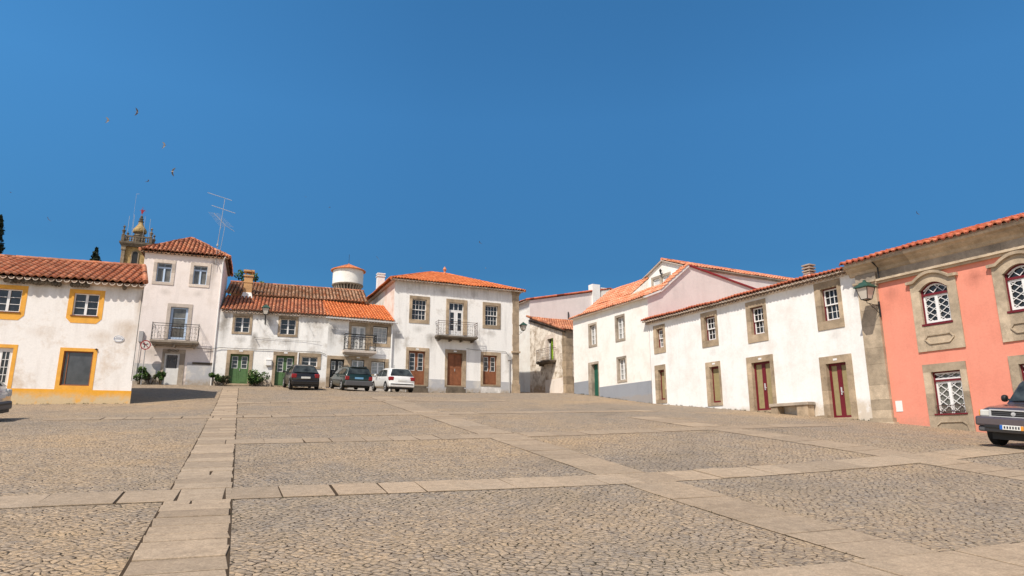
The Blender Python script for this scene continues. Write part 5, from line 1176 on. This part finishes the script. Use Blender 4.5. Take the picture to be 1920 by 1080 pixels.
def car(name, label, loc, heading, S, paint_, cat='car', group=None):
    """x forward, y left, origin under the middle of the car"""
    slope = (gz(loc[0]+math.cos(heading), loc[1]+math.sin(heading))-gz(loc[0]-math.cos(heading), loc[1]-math.sin(heading)))/2
    side = (gz(loc[0]-math.sin(heading), loc[1]+math.cos(heading))-gz(loc[0]+math.sin(heading), loc[1]-math.cos(heading)))/2
    e = thing(name, label, cat, (loc[0], loc[1], gz(loc[0], loc[1])+.01), 0, group); e.rotation_euler = (math.atan(side), -math.atan(slope), heading)
    L = S['L']; hl = L/2; body = S['body']; rings = []; N = 26
    xs = sorted({*[-hl+L*i/N for i in range(N+1)], *[b[0] for b in body]})
    for x in xs:
        zb, zt, w = interp(body, x); h = zt-zb; hp = [(0, zb), (.78*w, zb), (.95*w, zb+.06), (w, zb+.22*h), (1.005*w, zb+.5*h), (.985*w, zb+.8*h), (.93*w, zt-.035), (.82*w, zt), (0, zt+.025)]
        rings.append([(x, y, z) for y, z in hp] + [(x, -y, z) for y, z in reversed(hp[1:-1])])
    m = MB(); m.loft(rings); obj('body', m, paint_, e, smooth=50)
    gh = S['house']; zbelt = S['belt']; wb, wt = S['wb'], S['wt']; rings = []   # greenhouse stations (x, ztop)
    xs = sorted({*[g[0] for g in gh], *[gh[0][0]+(gh[-1][0]-gh[0][0])*i/16 for i in range(17)]})
    roofz = max(g[1] for g in gh)
    sw = lambda z: wb+(wt-wb)*min(1, max(0, (z-zbelt)/(roofz-zbelt)))
    def gtop(x):
        for (x0, z0), (x1, z1) in zip(gh, gh[1:]):
            if x0 <= x <= x1: return z0+(z1-z0)*(x-x0)/(x1-x0)
        return gh[-1][1] if x > gh[0][0] else gh[0][1]
    for x in xs:
        zt = gtop(x); zl = zbelt-.12; hp = [(wb, zl), (sw(zl+(zt-zl)*.5), zl+(zt-zl)*.5), (sw(zt)-.01, max(zl+.01, zt-.06)), (sw(zt)-.09, zt), (0, zt+.02)]
        rings.append([(x, y, z) for y, z in hp] + [(x, -y, z) for y, z in reversed(hp[:-1])])
    m = MB(); m.loft(rings, close=True); obj('cabin', m, paint_, e, smooth=35)
    for sg in (1, -1):
        for poly in S['side']:
            m = MB(); m.face([(x, sg*(sw(z)+.008), z) for x, z in poly]); obj('side_window', m, M['carglass'], e)
    def screen(nm, x0, z0, x1, z1, in0, in1):
        m = MB(); dx, dz = x1-x0, z1-z0; k = math.hypot(dx, dz); nx, nz = (dz/k, -dx/k); 
        if (nx > 0) != (nm == 'windscreen'): nx, nz = -nx, -nz
        o = .02; a, b = .06, .9; P = lambda f: (x0+dx*f+nx*o, z0+dz*f+nz*o+.012); (xa, za), (xb, zb_) = P(a), P(b)
        w0, w1 = sw(za)-in0, sw(zb_)-in1
        m.face([(xa, -w0, za), (xa, -w0*.5, za+.02), (xa, w0*.5, za+.02), (xa, w0, za), (xb, w1, zb_), (xb, w1*.5, zb_+.02), (xb, -w1*.5, zb_+.02), (xb, -w1, zb_)]); obj(nm, m, M['carglass'], e)
    screen('rear_window', *S['rear_w'], .07, .12); screen('windscreen', *S['front_w'], .05, .1)
    r = S['r']; w = S['tw']
    for x in S['axles']:
        for sg in (1, -1):
            y = sg*(S['W']/2-w/2+.005); m = MB(); yy = sg*(S['W']/2+.004); n = 14
            pts = [(x+(r+.055)*math.cos(math.pi*k/n), r+(r+.055)*math.sin(math.pi*k/n)) for k in range(n+1)]
            m.face([(px, sg*(S['W']/2-.02)+sg*.026, pz) for px, pz in pts] ); obj('wheel_arch', m, M['plastic'], e); wheel(e, x, y+sg*.008, r, w, sg, M['rim'])
    def part(nm, mat, boxes, bevel=.015, label=None, parent=None):
        m = MB()
        for b in boxes: m.box(*b)
        return obj(nm, m, mat, parent or e, bevel=bevel, label=label)
    for nm, mat, boxes, *bv in S['parts'](hl): part(nm, mat, boxes, bv[0] if bv else .015)
    for sg in (1, -1):
        m = MB(); mx, mz = S['mirror']; m.lathe([(.02,-.07),(.085,-.05),(.1,0),(.085,.05),(.02,.07)], (mx, sg*(wb+.13), mz), 10, 'y'); m.bar((mx, sg*wb, mz-.03), (mx, sg*(wb+.1), mz-.02), .04); obj('wing_mirror', m, S.get('mirror_mat', paint_), e, smooth=40)
        for hx in S['handles']: part('door_handle', S.get('handle_mat', paint_), [(hx-.09, hx+.09, sg*S['W']/2*.985-.012, sg*S['W']/2*.985+.025, S['hz'], S['hz']+.035)], .008)
    m = MB(); m.box(-hl+.35, hl-.3, -S['W']/2+.2, S['W']/2-.2, .17, .34); obj('underbody', m, M['plastic'], e)
    return e
def plate_rear(x, z, w=.26, h=.11, blue=False): return ('number_plate', M['plate_blue'] if blue else M['plate'], [(x-.012, x, -w, w, z, z+h)], .003)
# small hatchbacks
def hatch(L, W, H, tail_round, lamp):
    hl = L/2
    S = dict(L=L, W=W, belt=.92, wb=W/2-.03, wt=W/2-.24, r=.30, tw=.19, axles=(-hl+.62, hl-.74), mirror=(.62, 1.0), hz=.80,
     body=[(-hl, .36, .80, W/2*.88), (-hl+.08, .26, .93, W/2*.96), (-hl+.5, .2, .96, W/2), (0, .18, .95, W/2), (hl-1.15, .18, .94, W/2), (hl-.6, .2, .84, W/2*.98), (hl-.18, .24, .70, W/2*.9), (hl, .32, .58, W/2*.72)],
     house=[(-hl+.10, .93), (-hl+.52, H-.06), (-hl+.95, H), (-.1, H), (.28, H-.05), (hl-.95, .93)],
     side=[[(-hl+.62, .98), (-.28, .96), (-.28, H-.10), (-hl+.98, H-.13)], [(-.2, .96), (.86, .97), (.30, H-.13), (-.2, H-.10)]],
     rear_w=(-hl+.10, .95, -hl+.52, H-.04), front_w=(hl-.95, .95, .28, H-.04), handles=(-.05,))
    def parts(h):
        P = [('rear_bumper', S['bumper'], [(-h-.05, -h+.25, -W/2*.93, W/2*.93, .30, .56)], .05), ('bumper_strip', M['plastic'], [(-h-.062, -h-.03, -W/2*.82, W/2*.82, .45, .51)], .01),
             ('front_bumper', S['bumper'], [(h-.3, h+.03, -W/2*.8, W/2*.8, .24, .50)], .06), plate_rear(-h-.002, .66) if lamp != 'x' else plate_rear(-h, .66),
             ('rear_wiper', M['plastic'], [(-h+.13, -h+.16, -.2, .25, .985, 1.005)], .004), ('lower_valance', M['plastic'], [(-h, -h+.3, -W/2*.85, W/2*.85, .2, .31)], .03), ('roof_aerial', M['plastic'], [(-.2, -.18, -.01, .01, H, H+.22)], .003)]
        for sg in (1, -1):
            y0, y1 = sorted((sg*W/2*.60, sg*W/2*.965)); P.append(('tail_lamp', M['head'] if lamp == 'c' else M['tail'], [(-h-.012, -h+.24, y0, y1, .68, .93)], .05)); y0, y1 = sorted((sg*W/2*.45, sg*W/2*.84)); P.append(('headlamp', M['head'], [(h-.42, h-.06, y0, y1, .56, .73)], .06))
        return P
    S['parts'] = parts; return S
def heading_az(az): return R_(90-az)
def place(rear, az, L): a = R_(az); return (rear[0]+math.sin(a)*L/2, rear[1]+math.cos(a)*L/2)
g_ = 'cars parked nose in below the houses'
S = hatch(3.83, 1.65, 1.43, 0, 'a'); S['bumper'] = M['car_black']; S['mirror_mat'] = M['plastic']
car('parked_car', 'black hatchback parked by the second green door, leftmost of three', place((-12.05, 39.6), -26, 3.83), heading_az(-26), S, M['car_black'], group=g_)
# estate
L, W, H = 4.28, 1.69, 1.42; hl = L/2
S = dict(L=L, W=W, belt=.93, wb=W/2-.03, wt=W/2-.22, r=.30, tw=.19, axles=(-hl+.85, hl-.85), mirror=(.55, 1.0), hz=.80, mirror_mat=M['plastic'],
 body=[(-hl, .40, .86, W/2*.92), (-hl+.08, .3, .94, W/2*.97), (-hl+.5, .22, .95, W/2), (0, .19, .95, W/2), (hl-1.2, .19, .93, W/2), (hl-.6, .2, .82, W/2*.98), (hl-.15, .24, .70, W/2*.92), (hl, .34, .58, W/2*.8)],
 house=[(-hl+.06, .94), (-hl+.32, H-.05), (-hl+.7, H), (-.1, H), (.25, H-.05), (hl-1.15, .93)],
 side=[[(-hl+.34, .98), (-.98, .97), (-.98, H-.10), (-hl+.50, H-.12)], [(-.92, .97), (-.18, .97), (-.18, H-.10), (-.92, H-.10)], [(-.1, .97), (.78, .98), (.26, H-.13), (-.1, H-.10)]],
 rear_w=(-hl+.06, .95, -hl+.32, H-.03), front_w=(hl-1.15, .95, .25, H-.04), handles=(-.05, -.85))
def eparts(h):
    P = [('rear_bumper', M['trimgrey'], [(-h-.06, -h+.3, -W/2*.97, W/2*.97, .30, .60)], .04), ('front_bumper', M['trimgrey'], [(h-.3, h+.03, -W/2*.86, W/2*.86, .24, .52)], .06), plate_rear(-h-.003, .70, .26, .11, True),
         ('rear_wiper', M['plastic'], [(-h+.09, -h+.12, -.05, .3, .985, 1.005)], .004), ('tailgate_spoiler', M['car_green'], [(-h+.2, -h+.42, -.5, .5, H-.03, H+.01)], .01), ('side_strip', M['plastic'], [(-.9, .9, W/2-.004, W/2+.012, .55, .61), (-.9, .9, -W/2-.012, -W/2+.004, .55, .61)], .004)]
    for sg in (1, -1):
        y0, y1 = sorted((sg*W/2*.70, sg*W/2*.97)); P.append(('tail_lamp', M['tail'], [(-h-.012, -h+.16, y0, y1, .64, .86)], .02)); y0, y1 = sorted((sg*W/2*.5, sg*W/2*.88)); P.append(('headlamp', M['head'], [(h-.35, h-.06, y0, y1, .56, .70)], .04))
        P.append(('roof_rail', M['plastic'], [(-1.5, .1, sg*.56-.02, sg*.56+.02, H+.01, H+.06)], .01))
    return P
S['parts'] = eparts
car('parked_car', 'dark green estate car with blue tinted plate, middle of the three', place((-9.25, 40.75), -27, L), heading_az(-28), S, M['car_green'], group=g_)
S = hatch(4.03, 1.74, 1.47, 1, 'b'); S['bumper'] = M['car_white']
car('parked_car', 'white three door hatchback parked before the central house', place((-6.85, 42.05), -27, 4.03), heading_az(-27.5), S, M['car_white'], group=g_)
S = hatch(4.0, 1.72, 1.45, 1, 'c'); S['bumper'] = M['trimgrey']
car('parked_car', 'silver car by the yellow plinth, cut off by the left edge', (-17.55, 20.35), R_(90-251), S, M['car_silver'])

def pickup():
    L, W, H = 4.9, 1.72, 1.72; hl = L/2; a = R_(62)
    front = (12.25, 16.85); loc = (front[0]+math.sin(a)*hl, front[1]+math.cos(a)*hl); hd = R_(90-242)
    S = dict(L=L, W=W, belt=1.08, wb=W/2-.04, wt=W/2-.2, r=.36, tw=.24, axles=(-hl+1.05, hl-.78), mirror=(hl-1.55, 1.20), hz=.95, mirror_mat=M['plastic'],
     body=[(-hl, .55, 1.0, W/2*.97), (-hl+.1, .5, 1.02, W/2), (0, .42, 1.06, W/2), (hl-1.5, .42, 1.07, W/2), (hl-1.0, .42, 1.05, W/2), (hl-.3, .45, .99, W/2*.97), (hl-.06, .50, .93, W/2*.93), (hl, .55, .86, W/2*.90)],
     house=[(-.55, 1.06), (-.45, H-.06), (-.25, H), (.55, H), (.70, H-.04), (hl-1.32, 1.07)],
     side=[[(-.40, 1.12), (.12, 1.12), (.12, H-.12), (-.33, H-.12)], [(.18, 1.12), (1.0, 1.12), (.66, H-.13), (.18, H-.12)]],
     rear_w=(-.55, 1.08, -.45, H-.05), front_w=(hl-1.32, 1.08, .70, H-.03), handles=(.2,))
    def parts(h):
        P = [('front_bumper', M['car_mauve'], [(h-.18, h+.13, -W/2*.98, W/2*.98, .50, .74)], .05), ('bumper_valance', M['trimgrey'], [(h-.25, h+.08, -W/2*.93, W/2*.93, .36, .50)], .04), ('bumper_slot', M['plastic'], [(h+.10, h+.137, -.62, .62, .46, .53)], .01),
             ('grille_surround', M['rim'], [(h-.05, h+.035, -.52, .52, .72, .755), (h-.05, h+.035, -.52, .52, .885, .92), (h-.05, h+.035, -.55, -.50, .72, .92), (h-.05, h+.035, .50, .55, .72, .92)], .01), ('grille', M['plastic'], [(h-.05, h+.012, -.50, .50, .755, .885)], .004),
             ('grille_slats', M['trimgrey'], [(h, h+.022, -.49, .49, .79, .803), (h, h+.022, -.49, .49, .835, .848)], .003), ('number_plate', M['plate'], [(h+.138, h+.15, -.26, .26, .44, .55)], .003), ('plate_country_strip', M['euro'], [(h+.1505, h+.153, -.26, -.20, .442, .548)], 0), ('plate_date_strip', M['orange'], [(h+.1505, h+.153, .20, .26, .442, .548)], 0),
             ('plate_characters', M['ink'], [(h+.1505, h+.153, -.17+k*.062, -.135+k*.062, .465, .525) for k in range(6)], 0),
             ('bed_floor', M['plastic'], [(-h+.05, -.6, -W/2+.1, W/2-.1, .95, 1.07)], .01), ('wiper', M['plastic'], [(hl-1.30, hl-1.26, -.6, .1, 1.10, 1.12)], .004), ('roof_aerial', M['plastic'], [(.6, .62, .6, .62, H-.1, H+.4)], .002)]
        for sg in (1, -1):
            y0, y1 = sorted((sg*.555, sg*W/2*.90)); P.append(('headlamp', M['head'], [(h-.12, h+.02, y0, y1, .735, .90)], .03)); y0, y1 = sorted((sg*W/2*.88, sg*W/2*.975)); P.append(('indicator_lamp', M['orange'], [(h-.22, h-.06, y0, y1, .74, .89)], .02)); y0, y1 = sorted((sg*W/2*.86, sg*W/2*.975)); P.append(('tail_lamp', M['tail'], [(-h-.01, -h+.1, y0, y1, .7, .95)], .01))
            y0, y1 = sorted((sg*(W/2-.02), sg*(W/2+.05))); P.append(('mud_flap', M['plastic'], [(h-1.3, h-1.27, y0, y1, .25, .5)], .004))
        return P
    S['parts'] = parts
    e = car('pickup_truck', 'grey mauve pickup truck facing the square at the right edge', loc, hd, S, M['car_mauve'], 'pickup')
    m = MB(); m.lathe([(.0, 0), (.05, 0), (.05, .02), (.0, .02)], (hl+.02, 0, .82), 16, 'x'); m.bar((hl+.045,-.03,.82),(hl+.045,.03,.82),.02,.01); obj('round_badge', m, M['rim'], e)
pickup()

# ------------------------------------------------------------------ light, sky, camera
ray = Vector((.40, .70, -1)).normalized()
sun = bpy.data.lights.new('Sun', 'SUN'); sun.energy = 5.0; sun.angle = R_(.5); sun.color = (1, .93, .83)
so = bpy.data.objects.new('Sun', sun); COL.objects.link(so); so.rotation_euler = ray.to_track_quat('-Z', 'Y').to_euler(); so.location = (-20, -20, 60)
w = bpy.data.worlds.new('World'); sc.world = w; w.use_nodes = True; nt = w.node_tree
sky = nt.nodes.new('ShaderNodeTexSky'); sky.sky_type = 'NISHITA'; sky.sun_disc = False; sky.sun_elevation = R_(51); sky.sun_rotation = math.atan2(-.40, -.70) % (2*math.pi); sky.altitude = 700; sky.dust_density = .6; sky.air_density = 1.0; sky.ozone_density = 2.0
def wn(k, **kw):
    n = nt.nodes.new(k)
    for a, b in kw.items(): setattr(n, a, b)
    return n
def wramp(fac, stops):
    n = wn('ShaderNodeValToRGB'); e = n.color_ramp.elements
    while len(e) < len(stops): e.new(.5)
    for el, (p, c) in zip(e, stops): el.position = p; el.color = (*c, 1)
    nt.links.new(fac, n.inputs[0]); return n.outputs[0]
def wmix(mode, fac, a, b):
    n = wn('ShaderNodeMix', data_type='RGBA', blend_type=mode); n.clamp_result = False
    for so_, v in ((n.inputs[0], fac), (n.inputs[6], a), (n.inputs[7], b)):
        if isinstance(v, (int, float)): so_.default_value = v
        elif isinstance(v, tuple): so_.default_value = (*v, 1)
        else: nt.links.new(v, so_)
    return n.outputs[2]
tcw = wn('ShaderNodeTexCoord'); sp = wn('ShaderNodeSeparateXYZ'); nt.links.new(tcw.outputs['Generated'], sp.inputs[0])
def wmath(op, a, b):
    n = wn('ShaderNodeMath', operation=op)
    for so_, v in zip(n.inputs, (a, b)):
        if isinstance(v, (int, float)): so_.default_value = v
        else: nt.links.new(v, so_)
    return n.outputs[0]
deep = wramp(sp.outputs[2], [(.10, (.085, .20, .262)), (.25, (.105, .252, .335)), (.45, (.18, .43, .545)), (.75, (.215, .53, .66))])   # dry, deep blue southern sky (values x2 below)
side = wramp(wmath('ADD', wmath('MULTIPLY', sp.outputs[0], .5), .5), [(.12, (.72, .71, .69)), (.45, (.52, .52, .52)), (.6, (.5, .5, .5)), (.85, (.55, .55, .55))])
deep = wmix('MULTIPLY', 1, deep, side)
back_fill = wramp(wmath('ADD', wmath('MULTIPLY', sp.outputs[1], .5), .5), [(.50, (1, 1, 1)), (.70, (0, 0, 0))])  # added warm fill: sky half behind the camera, to brighten the house fronts
tint = wmix('MIX', back_fill, deep, (.36, .30, .255))
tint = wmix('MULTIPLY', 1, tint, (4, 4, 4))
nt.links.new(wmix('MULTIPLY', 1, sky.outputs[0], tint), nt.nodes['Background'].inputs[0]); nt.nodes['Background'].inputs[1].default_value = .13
cam = bpy.data.cameras.new('Camera'); cam.lens = 36*1264.6/1920; cam.sensor_width = 36; cam.clip_start = .1; cam.clip_end = 5000
co = bpy.data.objects.new('Camera', cam); COL.objects.link(co); co.location = (0, 0, 1.65); co.rotation_euler = (R_(90+13.08), 0, 0); sc.camera = co
sc.view_settings.view_transform = 'Standard'; sc.view_settings.look = 'None'; sc.view_settings.exposure = 0; sc.view_settings.gamma = 1
